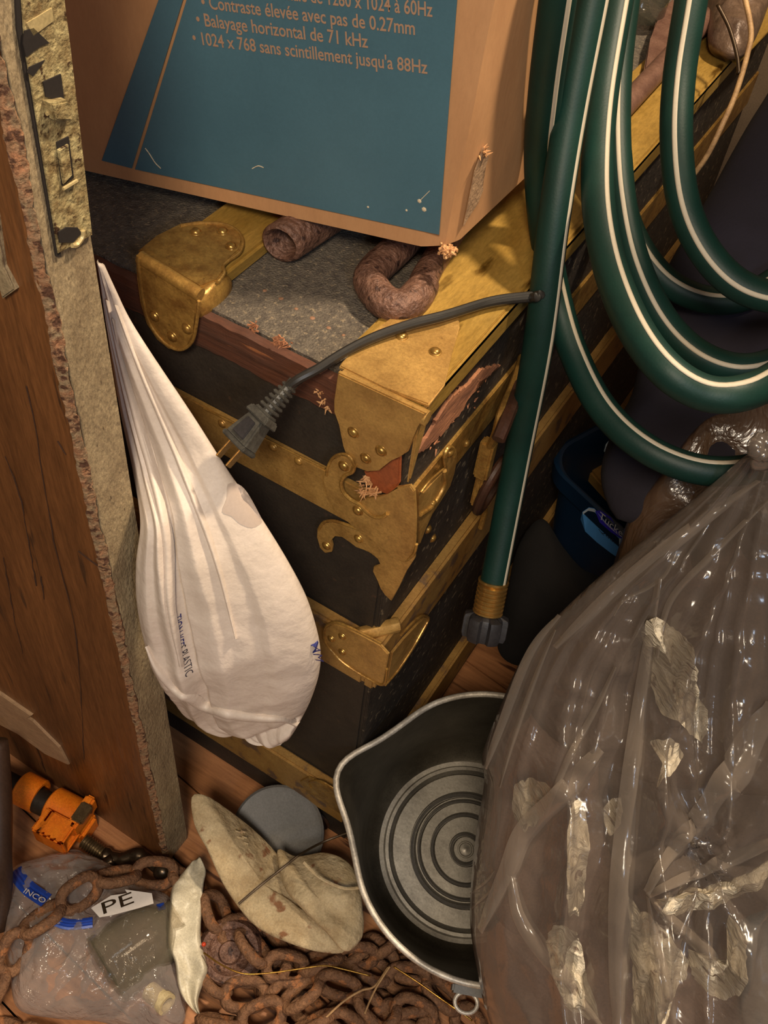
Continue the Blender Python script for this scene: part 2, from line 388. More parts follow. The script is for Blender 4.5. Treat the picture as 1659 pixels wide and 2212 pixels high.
# ------------------------------------------------------------------ structure
bm = bmesh.new(); box(bm, (-1.5, -1.6, -.06), (1.5, 1.4, -.012)); fl = tag(obj('floor', bm, M_void), kind='structure')
wd = .083; x = -1.2; i = 0
meshes = []
PLK = Vector((1, -.12, 0)).normalized()          # boards run towards the lower right
PLN = Vector((-PLK.y, PLK.x, 0))
for i in range(-9, 13):
    bm = bmesh.new(); rr = random.uniform(-.0006, .0006)
    b2 = bmesh.new(); box(b2, (-1.35, i * wd + .0012, -.012), (1.3, (i + 1) * wd - .0012, rr), .0012)
    for v in b2.verts: v.co = PLK * v.co.x + PLN * v.co.y + Vector((0, 0, v.co.z))
    join(bm, b2); obj('floor_board', bm, M_floor, fl)
bm = bmesh.new(); box(bm, (-1.5, 1.25, -.02), (1.5, 1.33, 2.5)); tag(obj('wall_back', bm, M_wall), kind='structure')
bm = bmesh.new(); box(bm, (1.3, -1.6, -.02), (1.38, 1.25, 2.5)); tag(obj('wall_right', bm, M_wall), kind='structure')

bm = bmesh.new(); box(bm, (.235, .30, 1.45), (1.3, 1.25, 1.472), .002)  # unseen shelf, added to shade the hose and the gap beside the trunk
tag(obj('shade_shelf', bm, M_darkthing), 'dark shelf added above the hose to cast shade, outside the picture', 'shelf')

# door, leaning by a hair
DX = -.1735
door = tag(empty('door_1', (DX, -.136, 0)), kind='structure')
def dsh(v): return Vector((v.x + .008 * v.z + .0, v.y, v.z))
def door_part(name, fn, m, smooth=False):
    bm = bmesh.new(); fn(bm)
    for v in bm.verts: v.co = dsh(v.co)
    return obj(name, bm, m, door, smooth)
def slab(bm):
    # jagged worn arris between face and edge: a strip of vertices with noise
    n = 240; prev = None
    for j in range(n + 1):
        z = 2.0 * (j / n) ** 1.0
        k1 = .0035 + .003 * nz((0, 0, z), 30, 1) + .002 * nz((0, 0, z), 110, 2)
        row = [bm.verts.new(q) for q in ((-.95, -.158, z), (DX - .002 - max(k1, 0.0005), -.158, z), (DX - .0012, -.1565 + max(k1, 0.0004), z), (DX - .001, -.1175, z), (DX - .0035, -.115, z), (-.95, -.115, z))]
        if prev:
            for a in range(6): bm.faces.new((prev[a], prev[(a + 1) % 6], row[(a + 1) % 6], row[a]))
        else: bm.faces.new(row)
        prev = row
    bm.faces.new(prev[::-1])
door_part('door_leaf', slab, M_door)
def edge_skin(bm):
    n = 150; prev = None
    zz = [0.002 + (2.0 - .002) * j / n for j in range(n + 1)]
    for z in zz:
        k = .0046 + .0032 * nz((0, 3, z), 26, 5) + .002 * nz((0, 0, z), 120, 2)
        row = [bm.verts.new(q) for q in ((DX - .003, -.158 + max(k, .001), z), (DX + .0004, -.1565 + max(k, .001), z), (DX + .0004, -.1172, z), (DX - .003, -.1148, z))]
        if prev:
            for a in range(3): bm.faces.new((prev[a], prev[a + 1], row[a + 1], row[a]))
        prev = row
door_part('painted_edge', edge_skin, M_edge)
def chips(bm):
    n = 500; prev = None
    for j in range(n + 1):
        z = .004 + 1.99 * j / n; a = .0028 + .0030 * nz((0, 0, z), 34, 4) + .0028 * nz((0, 0, z), 150, 5) + .0015 * nz((0, 0, z), 400, 8); b = .0042 + .003 * nz((0, 0, z), 26, 5) + .0022 * nz((0, 0, z), 120, 2) + .0018 * nz((0, 0, z), 420, 7)
        a = max(a, .0006); b = max(b, .0012); d = .0012 * nz((0, 1, z), 170, 3)
        row = [bm.verts.new(q) for q in ((DX - .003 - a, -.1578, z), (DX - .003 - a * .6, -.1588 + d, z), (DX - .0022, -.1576 + d, z), (DX - .0004 + d * .5, -.1562 + b * .3, z), (DX + .0008 + d * .4, -.1565 + b * .7, z), (DX + .0002, -.1565 + b, z))]
        if prev:
            for a_ in range(5): bm.faces.new((prev[a_], prev[a_ + 1], row[a_ + 1], row[a_]))
        prev = row
door_part('chipped_arris', chips, M_chip)
# mortise lock face plate with bolt openings
def dpx(x, y):    # pixel -> point on the door's edge face
    p = on(0, DX + .008 * .95 + .001, x, y); return Vector((DX + .001, p.y, p.z))
lock = None
def plate(bm):
    P = [dpx(*q) for q in ((121, 545), (195, 505), (143, 100), (100, -230), (20, -230), (45, 100))]
    prism(bm, P, (1, 0, 0), .0022, .0006)
lock = door_part('lock_plate', plate, M_lock)
def sub(name, parent, fn, m, smooth=False):
    bm = bmesh.new(); fn(bm)
    for v in bm.verts: v.co = dsh(v.co)
    return obj(name, bm, m, parent, smooth)
def poly(px, th=.0008, lift=.0022):
    def f(bm): prism(bm, [dpx(*q) + Vector((lift, 0, 0)) for q in px], (1, 0, 0), th)
    return f
sub('bolt_opening', lock, poly([(82, 172), (120, 155), (128, 212), (88, 205)]), M_void)
sub('bolt_opening', lock, poly([(112, 303), (138, 290), (150, 380), (125, 397)]), M_void)
sub('bolt_opening', lock, poly([(118, 497), (135, 487), (160, 488), (168, 500), (150, 520), (120, 520)]), M_void)
def dead(bm):
    a = [dpx(*q) for q in ((112, 318), (134, 306), (143, 372), (125, 392))]; prism(bm, [p + Vector((.003, 0, 0)) for p in a], (1, 0, 0), .0015, .0005)
sub('dead_bolt', lock, dead, M_lock)
def latch(bm):
    a = [dpx(*q) for q in ((82, 212), (120, 205), (140, 232), (128, 250), (92, 248))]; prism(bm, [p + Vector((.0022, 0, 0)) for p in a], (1, 0, 0), .006, .001)
sub('latch_bolt', lock, latch, M_lock)
def lips(bm):
    for a, b in (((86, 240), (128, 220)), ((124, 402), (154, 384))):
        tube(bm, [dpx(*a) + Vector((.004, 0, 0)), dpx(*b) + Vector((.004, 0, 0))], .0011, 6)
sub('plate_lip', lock, lips, M_locklit)
def lip2(bm):
    tube(bm, catmull([dpx(*q) + Vector((.003, 0, 0)) for q in ((170, 494), (169, 508), (158, 524), (147, 526))], 5), .0016, 6)
sub('screw_edge', lock, lip2, M_locklit)
for q in (((45, 45), (100, 12), (104, 40), (60, 72)), ((52, 140), (86, 125), (60, 160), (48, 152)), ((40, 62), (60, 55), (95, 88), (75, 95), (45, 118), (38, 90))):
    sub('bare_patch' if q[0][1] in (45, 140) else 'worn_patch', lock, poly(q, .0006), M_locklit if q[0][1] == 45 else M_void)
def groove(bm):   # dark gap beside the plate
    P = [dpx(*q) for q in ((119, 553), (129, 553), (52, 100), (28, -230), (14, -230), (30, 60))]
    prism(bm, P, (1, 0, 0), .0012)
door_part('plate_rebate', groove, M_void)
# raised moulding and split veneer on the left part of the door face
def mould(bm):
    for (a, b, c_, d) in (((-60, 1400), (150, 1600), (160, 1650), (-60, 1545)),):
        P = [on(1, -.158, *q) for q in ((-60, 1488), (60, 1545), (72, 1552), (130, 1610), (150, 1648), (100, 1625), (40, 1580), (-60, 1530))]
        prism(bm, P, (0, -1, 0), .003, .001)
door_part('split_veneer', mould, M_doorgrain)
def mould2(bm):
    P = [on(1, -.158, *q) for q in ((-60, 1450), (70, 1540), (60, 1548), (-60, 1480))]; prism(bm, P, (0, -1, 0), .004, .001)
door_part('panel_moulding', mould2, M_doorgrain)
def cracks(bm):
    for pts in (((40, 825), (60, 900), (75, 1000), (98, 1120), (115, 1200), (150, 1330), (165, 1440), (180, 1640)), ((80, 1240), (88, 1290)), ((0, 980), (30, 1060), (50, 1150), (70, 1260)), ((0, 1200), (25, 1330), (45, 1410)), ((110, 945), (130, 975)), ((160, 1185), (200, 1215), (230, 1225))):
        P = resample(catmull([on(1, -.1585, *q) for q in pts], 6), 26)
        P = [p + Vector((nz(p, 90, 3) * .0015, 0, 0)) for p in P]
        tube(bm, P, [.0002 + .0010 * abs(nz(p, 40, 2)) for p in P], 5)
tag(door_part('grain_crack', cracks, M_crack), kind='stuff')
def ledge(bm):
    P = [on(1, -.158, *q) for q in ((-40, 330), (-5, 560), (22, 610), (-5, 630), (-40, 500))]; prism(bm, P, (0, -1, 0), .004, .001)
door_part('escutcheon_edge', ledge, M_edge)

# ------------------------------------------------------------------ trunk
tr = empty('steamer_trunk', (-.235, .47, 0), 'old black steamer trunk with brass corner fittings and a worn grey canvas lid', 'trunk')
X0, Y1 = -.47, .95
bm = bmesh.new(); box(bm, (X0, 0, .045), (0, Y1, .652), .003); obj('body', bm, M_black, tr)
bm = bmesh.new(); box(bm, (X0, 0.001, .654), (-.001, Y1, .7745), .003); obj('lid', bm, M_black, tr)
def canv(bm):
    box(bm, (X0 + .002, .002, .776), (-.002, Y1, .800), .003)
bm = bmesh.new(); canv(bm); obj('lid_canvas', bm, M_canvas, tr)
# splintered front board of the lid
bm = bmesh.new(); n = 160; prev = None
for j in range(n + 1):
    x = X0 + (-.055 - X0) * j / n
    zt = .797 + .0015 * nz((x, 0, 0), 60); zb = .762 + .006 * nz((x, 0, 5), 22) + .003 * nz((x, 0, 5), 90)
    row = [bm.verts.new(q) for q in ((x, .004, zt + .001), (x, -.0035 - .001 * nz((x, 1, 0), 80), zt), (x, -.004 + .002 * nz((x, 2, 0), 50), (zt + zb) / 2 + .002), (x, -.002, zb), (x, .004, zb))]
    if prev:
        for a in range(4): bm.faces.new((prev[a], prev[a + 1], row[a + 1], row[a]))
    prev = row
obj('splintered_edge', bm, M_redwood, tr)
def splint(name, pts, plane, m, n=30, ln=.012):
    bm = bmesh.new()
    for j in range(n):
        q = random.choice(pts); p = on(plane[0], plane[1], q[0] + random.gauss(0, q[2]), q[1] + random.gauss(0, q[2]))
        d = Vector((random.uniform(-1, 1), random.uniform(-1, -.1), random.uniform(-.6, .9))).normalized() * random.uniform(.3, 1) * ln
        if plane[0] == 0: d = Vector((abs(d.y) * .5, d.x, d.z))
        tube(bm, [p - d * .3, p + d * .3, p + d], [.0009, .0007, .0001], 4)
    return tag(obj(name, bm, m, tr), kind='stuff')
splint('splinters', [(598, 738, 7), (612, 745, 7), (548, 705, 4)], (1, -.002), M_freshwood, 60, .006)
splint('splinters', [(792, 1040, 6), (785, 1060, 6), (800, 1060, 7), (805, 1065, 5)], (1, -.008), M_splinter, 70, .008)
splint('splinters', [(690, 850, 5), (698, 870, 5), (705, 885, 4)], (1, -.003), M_splinter, 22, .005)
splint('splinters', [(1000, 860, 14), (970, 900, 12), (1040, 820, 12), (930, 950, 8)], (0, .004), M_freshwood, 60, .006)
# peg holes in the canvas
bm = bmesh.new()
for q in ((572, 628), (607, 645), (640, 667), (675, 687), (710, 708), (742, 724)):
    dome(bm, on(2, .8002, *q), (0, 0, 1), random.uniform(.0010, .0019), .0005, 7)
tag(obj('nail_scars', bm, surf('scar_brown', (146, 108, 82), (100, 72, 52), 200), tr), kind='stuff')
# yellow brassed slats
bm = bmesh.new(); box(bm, (-.066, .03, .799), (.012, Y1, .8085), .0025); obj('edge_slat', bm, M_yellow, tr)
bm = bmesh.new(); box(bm, (.0, -.001, .783), (.012, Y1, .8075), .002); obj('side_slat', bm, M_yellow, tr)
bm = bmesh.new(); box(bm, (-.247, .012, .799), (-.187, Y1, .814), .003); obj('centre_slat', bm, M_yellow, tr)
# right hand side: scuffed skin + broken strip
bm = bmesh.new(); box(bm, (-.002, .004, .655), (.0025, Y1, .783), .001); obj('lid_side', bm, M_blackside, tr)
bm = bmesh.new(); box(bm, (-.002, .004, .05), (.0025, Y1, .645), .001); obj('body_side', bm, M_blackside, tr)
bm = bmesh.new()
SP = [(1590, 130), (1510, 150), (1440, 190), (1380, 260), (1280, 330), (1230, 400), (1180, 480), (1150, 540), (1105, 610), (1060, 690), (1080, 700), (1130, 650), (1180, 600), (1220, 570), (1270, 500), (1340, 430), (1370, 360), (1420, 310), (1440, 250), (1500, 215), (1545, 170)]
SPP = resample([on(0, .0025, 540 + x / 2.9625, 740 + y / 2.9625) for x, y in SP + SP[:1]], 90)[:-1]
prism(bm, [p + Vector((0, nz(p, 260, 2), nz(p, 260, 3))) * .0035 for p in SPP], (1, 0, 0), .003)
obj('broken_strip', bm, M_freshwood, tr)
bm = bmesh.new()
prism(bm, [on(1, -.0005, *q) for q in ((790, 1015), (830, 1010), (852, 985), (868, 985), (866, 1040), (850, 1066), (820, 1056), (805, 1050))], (0, -1, 0), .003, .001)
obj('exposed_wood', bm, M_orangewood, tr)
# ---- brackets
def rivets(parent, pts, plane, r=.0042, m=None):
    nrm = Vector((0, 0, 0)); nrm[plane[0]] = 1 if plane[0] != 1 else -1
    for q in pts:
        bm = bmesh.new(); dome(bm, on(plane[0], plane[1], *q), nrm, r); obj('rivet', bm, m or M_rivet, parent, True)
def ridge(parent, pts, plane, r=.0014, closed=False, m=None, name='raised_edge'):
    bm = bmesh.new(); tube(bm, catmull([on(plane[0], plane[1], *q) for q in pts], 5, closed), r, 8, closed); return obj(name, bm, m or M_brass, parent, True)
# lid corner bracket
bm = bmesh.new()
prism(bm, [on(1, -.006, *q) for q in ((735, 800), (728, 860), (726, 885), (738, 912), (744, 932), (745, 958), (754, 984), (772, 1004), (798, 1014), (822, 1012), (836, 1000), (850, 989), (872, 979), (886, 970), (895, 945), (908, 915), (925, 888))], (0, -1, 0), .0035, .001)
prism(bm, [on(2, .809, *q) for q in ((733, 797), (737, 789), (765, 758), (800, 726), (845, 690), (905, 690), (990, 690), (992, 712), (975, 770), (960, 836), (926, 880), (830, 842))], (0, 0, 1), .0028, .001)
a = on(1, -.006, 737, 797); b_ = on(1, -.006, 924, 884)
tube(bm, [Vector((a.x, -.0036, .8056)), Vector((b_.x, -.0036, .8056))], .0060, 16)
prism(bm, [Vector((.0125, y, z)) for y, z in ((-.006, .808), (.012, .808), (.006, .78), (-.004, .74), (-.006, .735))], (1, 0, 0), .0022, .0008)
cb = obj('lid_corner_bracket', bm, M_brass2, tr, True, 30)
rivets(cb, ((763, 934), (823, 974), (790, 990)), (1, -.0095)); rivets(cb, ((868, 726), (940, 760)), (2, .8118))
# centre slat clamp
bm = bmesh.new()
FP = ((298, 552), (303, 600), (310, 650), (322, 695), (345, 730), (370, 750), (392, 755), (412, 742), (422, 715), (430, 650), (432, 632))
prism(bm, [on(1, -.006, *q) for q in FP], (0, -1, 0), .0035, .001)
TP = ((300, 545), (340, 515), (390, 488), (430, 482), (480, 484), (512, 498), (524, 520), (518, 545), (495, 562), (482, 575), (484, 590), (470, 610), (432, 625))
prism(bm, [on(2, .815, *q) for q in TP], (0, 0, 1), .0028, .001)
a = on(1, -.006, 300, 550); b_ = on(1, -.006, 431, 630)
tube(bm, [Vector((a.x, -.005, a.z - .003)), Vector((b_.x, -.005, b_.z - .004))], .0055, 14)
c_ = on(1, .004, 452, 655)
b2 = bmesh.new(); bmesh.ops.create_icosphere(b2, subdivisions=3, radius=1)
for v in b2.verts: v.co = Vector((-.186 + v.co.x * .008, .014 + v.co.y * .024, .803 + v.co.z * .014))
join(bm, b2)
sc = obj('slat_clamp', bm, M_brass, tr, True, 30)
rivets(sc, ((334, 683), (372, 727), (404, 710)), (1, -.0095)); rivets(sc, ((423, 501), (481, 500), (499, 532)), (2, .8178))
ridge(sc, FP[:-1], (1, -.010)); ridge(sc, TP[2:12], (2, .8178))
# middle rail of the lid rim
bm = bmesh.new(); box(bm, (X0, -.0045, .648), (.001, .001, .697), .001)
mr = obj('lid_rim_rail', bm, M_brass2, tr); rivets(mr, ((645, 996), (590, 966), (480, 915), (505, 935)), (1, -.0045), .0036, M_brass)
ridge(mr, ((440, 882), (520, 921), (600, 962), (702, 1012)), (1, -.0048), .0009, name='rail_bead')
bm = bmesh.new(); box(bm, (0, -.001, .646), (.0055, Y1, .692), .001)
mr2 = obj('lid_rim_side_rail', bm, M_brass, tr); rivets(mr2, ((1008, 957),), (0, .0055), .004)
# scroll clamp (c() turns enlargement coordinates into photo pixels)
def c(x, y): return (540 + x / 2.9625, 740 + y / 2.9625)
A1 = [c(*q) for q in ((480, 870), (495, 800), (530, 735), (590, 712), (640, 730), (668, 780), (655, 825), (610, 850), (585, 885), (590, 950), (640, 1000), (700, 1010), (760, 985), (830, 975), (890, 965), (950, 915), (1035, 902), (1062, 940), (1070, 1100), (1066, 1270), (1045, 1340), (1000, 1388), (950, 1380), (900, 1345), (860, 1305), (800, 1255), (700, 1185), (560, 1075), (500, 960))]
bm = bmesh.new(); prism(bm, [on(1, -.0075, *q) for q in A1], (0, -1, 0), .0028, .0008)
# pressed dome at the corner
sw = obj('scroll_clamp', bm, M_brass2, tr, True, 30)
ridge(sw, [c(*q) for q in ((670, 790), (655, 828), (610, 850), (585, 890), (595, 950), (640, 1000), (700, 1035), (750, 1085), (800, 1115), (850, 1115), (880, 1095))], (1, -.0108), .0017)
ridge(sw, [c(*q) for q in ((490, 850), (498, 795), (533, 735), (590, 712), (640, 732), (668, 785))], (1, -.0108), .0012)
rivets(sw, (c(600, 790), c(690, 1075)), (1, -.0103), .0042)
A1b = [c(*q) for q in ((1062, 935), (1092, 962), (1150, 890), (1245, 800), (1235, 760), (1248, 695), (1280, 662), (1310, 680), (1312, 740), (1292, 830), (1268, 910), (1205, 1010), (1150, 1090), (1110, 1180), (1072, 1290), (1064, 1100))]
bm = bmesh.new(); prism(bm, [on(0, .0065, *q) for q in A1b], (1, 0, 0), .0025, .0008)
sw2 = obj('scroll_clamp_side', bm, M_brass2, tr, True, 30)
ridge(sw2, [c(*q) for q in ((1090, 1100), (1150, 1060), (1190, 1010), (1230, 940), (1250, 880), (1245, 820))], (0, .0095), .0022)
ridge(sw2, [c(*q) for q in ((1092, 958), (1150, 885), (1240, 805))], (0, .0095), .001)
ridge(sw2, [c(*q) for q in ((1250, 790), (1245, 720), (1270, 672), (1300, 680), (1305, 730))], (0, .0095), .0018)
rivets(sw2, (c(1280, 705), c(1170, 1030)), (0, .009), .004)
A2 = [c(*q) for q in ((437, 1235), (440, 1190), (470, 1152), (530, 1140), (620, 1165), (720, 1205), (830, 1262), (900, 1322), (950, 1378), (1000, 1392), (1050, 1350), (1066, 1290), (1062, 1370), (1010, 1450), (958, 1560), (912, 1642), (870, 1602), (842, 1560), (830, 1510), (795, 1455), (800, 1425), (852, 1412), (832, 1370), (785, 1332), (740, 1310), (690, 1300), (650, 1262), (600, 1228), (552, 1222), (525, 1250), (536, 1290), (530, 1330), (490, 1337), (456, 1302))]
bm = bmesh.new(); prism(bm, [on(1, -.003, *q) for q in A2], (0, -1, 0), .0026, .0007)
sw3 = obj('hook_bracket', bm, M_brass2, tr, True, 30)
ridge(sw3, [c(*q) for q in ((440, 1195), (470, 1152), (530, 1140), (620, 1165), (720, 1205), (830, 1262), (900, 1322), (950, 1378), (1000, 1392), (1048, 1352), (1066, 1290))], (1, -.006), .0014)
rivets(sw3, (c(490, 1300), c(695, 1255)), (1, -.0056), .0038)
for q in (c(1140, 1195), c(1170, 1252), c(1385, 640)):
    bm = bmesh.new(); dome(bm, on(0, .0025, *q), (1, 0, 0), .004); obj('rivet', bm, M_rivet, tr, True)
# lower rails
bm = bmesh.new(); box(bm, (X0, -.014, .425), (.001, .001, .503), .003); lr = obj('lower_rail', bm, M_railtop, tr)
bm = bmesh.new(); box(bm, (0, -.013, .424), (.014, Y1, .4995), .003); lr2 = obj('lower_side_rail', bm, M_railtop, tr)
FB = ((700, 1372), (704, 1353), (722, 1344), (745, 1350), (800, 1378), (824, 1390), (842, 1410), (836, 1445), (828, 1479), (790, 1463), (745, 1434), (722, 1412), (706, 1392))
bm = bmesh.new(); prism(bm, [on(1, -.0145, *q) for q in FB], (0, -1, 0), .0026, .0008)
prism(bm, [on(0, .0145, *q) for q in ((843, 1408), (868, 1378), (900, 1344), (914, 1332), (924, 1336), (916, 1356), (890, 1400), (858, 1448), (830, 1479))], (1, 0, 0), .0026, .0008)
tube(bm, [Vector((-.012, -.011, .5025)), Vector((.013, .022, .5015))], .0075, 12)
lb = obj('rail_corner_bracket', bm, M_brass2, tr, True, 30)
ridge(lb, FB[-6:] + FB[:6], (1, -.0175), .0014); rivets(lb, (c(520, 1895), c(590, 1880), c(590, 1980)), (1, -.0171), .0036)
ridge(lb, ((866, 1372), (896, 1340), (914, 1330), (926, 1336), (914, 1360), (890, 1402), (858, 1450), (832, 1480)), (0, .0175), .0013)
# bottom rails, base board and castor plate
bm = bmesh.new(); box(bm, (X0, -.014, .072), (.001, .001, .150), .003); br = obj('bottom_rail', bm, M_railtop, tr)
bm = bmesh.new(); box(bm, (0, -.013, .070), (.014, Y1, .142), .003); obj('bottom_side_rail', bm, M_railtop, tr)
bm = bmesh.new(); box(bm, (X0, -.004, .0), (.003, Y1, .070), .003); obj('base_board', bm, M_black, tr)
bm = bmesh.new(); prism(bm, [on(1, -.0145, *q) for q in ((650, 1685), (668, 1676), (700, 1690), (745, 1716), (752, 1765), (700, 1730), (665, 1708))], (0, -1, 0), .0025, .0006)
bb = obj('base_corner_bracket', bm, M_brass, tr, True, 30); ridge(bb, ((672, 1702), (668, 1690), (690, 1686), (712, 1697), (735, 1712)), (1, -.0172), .0013)
bm = bmesh.new(); q = on(1, -.005, 684, 1766)
lathe(bm, [(.0, .009), (.004, .009), (.006, .004), (.011, .005), (.014, .002), (.02, .0035), (.021, 0)], q, (0, -1, 0), 24)
obj('castor_plate', bm, M_leather, tr, True)
# leather handle and its brass loops on the right side
hd = []
bm = bmesh.new(); tube(bm, catmull([on(0, v, *q) for q, v in (((1128, 772), .008), ((1108, 835), .02), ((1084, 890), .03), ((1070, 940), .03), ((1052, 975), .02))], 6), [.004] * 25, 8)
h1 = obj('handle_loop', bm, M_brass, tr, True)
bm = bmesh.new(); tube(bm, catmull([on(0, v, *q) for q, v in (((1132, 800), .014), ((1104, 880), .034), ((1076, 950), .04))], 6), .006, 8)
obj('handle_strap', bm, M_leather, tr, True)
cc = on(0, .026, 1062, 1048)
bm = bmesh.new(); P = [cc + Vector((.004 * math.sin(a), math.cos(a) * .024, math.sin(a) * .034)) for a in [2 * math.pi * k / 28 for k in range(28)]]
tube(bm, P, .0052, 10, True); obj('leather_loop', bm, M_leather, tr, True)
bm = bmesh.new()
box(bm, (-.007, -.006, -.028), (.007, .006, .020), .002, Matrix.Identity(3), on(0, .022, 1050, 985)); box(bm, (-.004, -.005, -.03), (.004, .005, .03), .002, Matrix.Identity(3), on(0, .02, 1036, 1045))
obj('handle_post', bm, M_brass, tr, True, 30)
bm = bmesh.new(); tube(bm, [on(0, .02, *q) for q in ((1046, 1065), (1048, 1105), (1038, 1140))], .003, 8); obj('handle_pin', bm, M_brass, tr, True)
# far corner fitting on the side strip
bm = bmesh.new(); prism(bm, [on(2, .809, *q) for q in ((1530, 95), (1592, 141), (1660, 70), (1700, 20), (1600, 20))], (0, 0, 1), .0025, .0008); obj('far_corner_bracket', bm, M_yellow, tr)

# ------------------------------------------------------------------ cardboard box (slightly racked, standing on the iron)
BC = on(2, .851, 965, 545)
bu = Vector((-.9825, -.1245, -.121)).normalized(); bv = Vector((.0, 1, -.015)).normalized(); bw_ = Vector((.03, .03, 1)).normalized()
bn = bu.cross(bw_).normalized()
if bn.y > 0: bn = -bn
bx = empty('cardboard_box', BC, 'brown cardboard box with a blue printed panel tilted on top of the trunk', 'box')
BW, BD, BH = .42, .25, .40
def BP(a, d, h): return BC + bu * a + bv * d + bw_ * h
bm = bmesh.new(); nu, nh = 24, 24
# five walls with a gently bowed, crushed front right edge
def crush(a, d, h):
    p = BP(a, d, h); k = max(0, 1 - math.hypot(a, d) / .022) * (1 + .5 * nz((h, 0, 0), 14)) * .004
    k2 = max(0, 1 - (abs(a) + abs(d) + abs(h)) / .02) * .003
    return p + (bu + bv) * k + bw_ * k2 + bn * .0008 * nz(p, 9)
def wall(f, n1, n2):
    G = [[bm.verts.new(f(i / n1, j / n2)) for i in range(n1 + 1)] for j in range(n2 + 1)]
    for j in range(n2):
        for i in range(n1): bm.faces.new((G[j][i], G[j][i + 1], G[j + 1][i + 1], G[j + 1][i]))
sq = lambda s: s * s
wall(lambda s, t: crush(sq(s) * BW, 0, t * BH), 40, 30); wall(lambda s, t: crush(0, sq(s) * BD, t * BH), 40, 30)
wall(lambda s, t: crush(sq(s) * BW, sq(t) * BD, 0), 40, 40); wall(lambda s, t: crush(s * BW, t * BD, BH), 10, 10)
wall(lambda s, t: crush(BW, s * BD, t * BH), 4, 4); wall(lambda s, t: crush(s * BW, BD, t * BH), 4, 4)
bmesh.ops.remove_doubles(bm, verts=bm.verts, dist=.00005)
carton = obj('carton', bm, M_kraft, bx, True, 40)
nb = -bn if (CAM - BC).dot(bn) < 0 else bn
def bpx(x, y): return onp(x, y, BC, nb)
def decal(name, pts, m, lift=.0012, th=.0004):
    bm = bmesh.new(); prism(bm, [bpx(*q) + nb * lift for q in pts], nb, th); return obj(name, bm, m, bx)
def along(p, q, s): return tuple(p[i] + (q[i] - p[i]) * s for i in (0, 1))
decal('printed_panel', [(222, 345), (287, 362), (400, -10), (520, -400), (480, -400), (347, -10)][:3] + [(392, -10), (348, -10)], M_blueink)
decal('printed_panel', [(294, 364), (950, 505), (990, -10), (408, -10)], M_blueink)
for s, p0, p1 in (("\u2022 1024 x 768 sans scintillement jusqu'a 88Hz", (421, 92), (926, 157)), ("\u2022 Balayage horizontal de 71 kHz", (429, 52), (798, 101)),
                  ("\u2022 Contraste \u00e9lev\u00e9e avec pas de 0.27mm", (440, 15), (899, 73)), ("Resolution maximale de 1280 x 1024 \u00e0 60Hz", (452, -23), (937, 34))):
    text_on('lettering', s, bpx(*p0) + nb * .0016, bpx(*p1) + nb * .0016, bw_, M_ink_o, bx, height=.0088, bold=.014)
def scratch(pts, r=.0004):
    bm = bmesh.new(); tube(bm, catmull([bpx(*q) + nb * .0018 for q in pts], 5), r, 4); return obj('scratch', bm, M_scuffw, bx)
scratch([(316, 318), (325, 330), (338, 350), (350, 362)]); scratch([(547, 362), (560, 356), (572, 360)]); scratch([(908, 432), (918, 422), (930, 410)], .0003)
bm = bmesh.new()
for q in ((908, 432, .0014), (918, 450, .0016), (880, 452, .0008), (797, 445, .0008)): dome(bm, bpx(q[0], q[1]) + nb * .0017, nb, q[2], .0006, 6)
tag(obj('paint_speck', bm, M_scuffw, bx), kind='stuff')
# torn corner + scraped patch on the right wall
sn = bv.cross(bw_).normalized()
if sn.x < 0: sn = -sn
bm = bmesh.new()
Ps = [onp(x, y, BC + sn * .0012, sn) for x, y in ((1043, 318), (1056, 322), (1052, 345), (1040, 380), (1042, 410), (1030, 440), (1010, 470), (1000, 488), (1008, 450), (1014, 420), (1024, 370))]
prism(bm, Ps, sn, .0008); obj('scraped_patch', bm, M_scuff, bx)
bm = bmesh.new()
for j in range(90):
    p = BC + Vector((random.gauss(0, .0028), random.gauss(0, .0025), random.uniform(-.001, .005))) ; d = Vector((random.gauss(0, 1), random.gauss(-.5, 1), random.gauss(0, 1))).normalized() * random.uniform(.001, .004)
    tube(bm, [p, p + d * .5, p + d], [.0014, .0010, .0002], 4)
for j in range(14):
    p = onp(1048, 325, BC + sn * .002, sn) + Vector((random.gauss(0, .001), random.gauss(0, .002), random.gauss(0, .002))); d = Vector((1, random.gauss(0, 1), random.gauss(0, 1))).normalized() * .005
    tube(bm, [p, p + d], [.001, .0002], 4)
tag(obj('torn_fibres', bm, M_splinter, bx), kind='stuff')

# ------------------------------------------------------------------ iron on the trunk
zt = .8005
def roundpath(P, n=10): return catmull(P, n)
p0 = on(2, zt + .0175, 606, 527); pdir = Vector((.10, 1, 0)).normalized()
bm = bmesh.new(); R = .0175
rings = []
for r, off in ((.0122, .05), (.0122, .002), (.0140, -.001), (.0165, 0), (.0175, .003), (.0175, .30), (.001, .30)):
    ring = []
    for k in range(28):
        a = 2 * math.pi * k / 28; u_ = Vector((pdir.y, -pdir.x, 0))
        tilt = math.cos(a) * .004
        ring.append(bm.verts.new(p0 + pdir * (off + (tilt if off < .04 else 0)) + (u_ * math.cos(a) + Vector((0, 0, 1)) * math.sin(a)) * (r + .0006 * nz((a, off, 0), 2))))
    rings.append(ring)
for A, B in zip(rings, rings[1:]):
    for k in range(28): bm.faces.new((A[k], A[(k + 1) % 28], B[(k + 1) % 28], B[k]))
tag(obj('iron_pipe', bm, M_rust, None, True, 50), 'short rusty pipe with open end sticking out under the box', 'pipe')
bm = bmesh.new(); h = zt + .0135
def hz(x, y, z=h): 
    p = on(2, z, x, y); return p
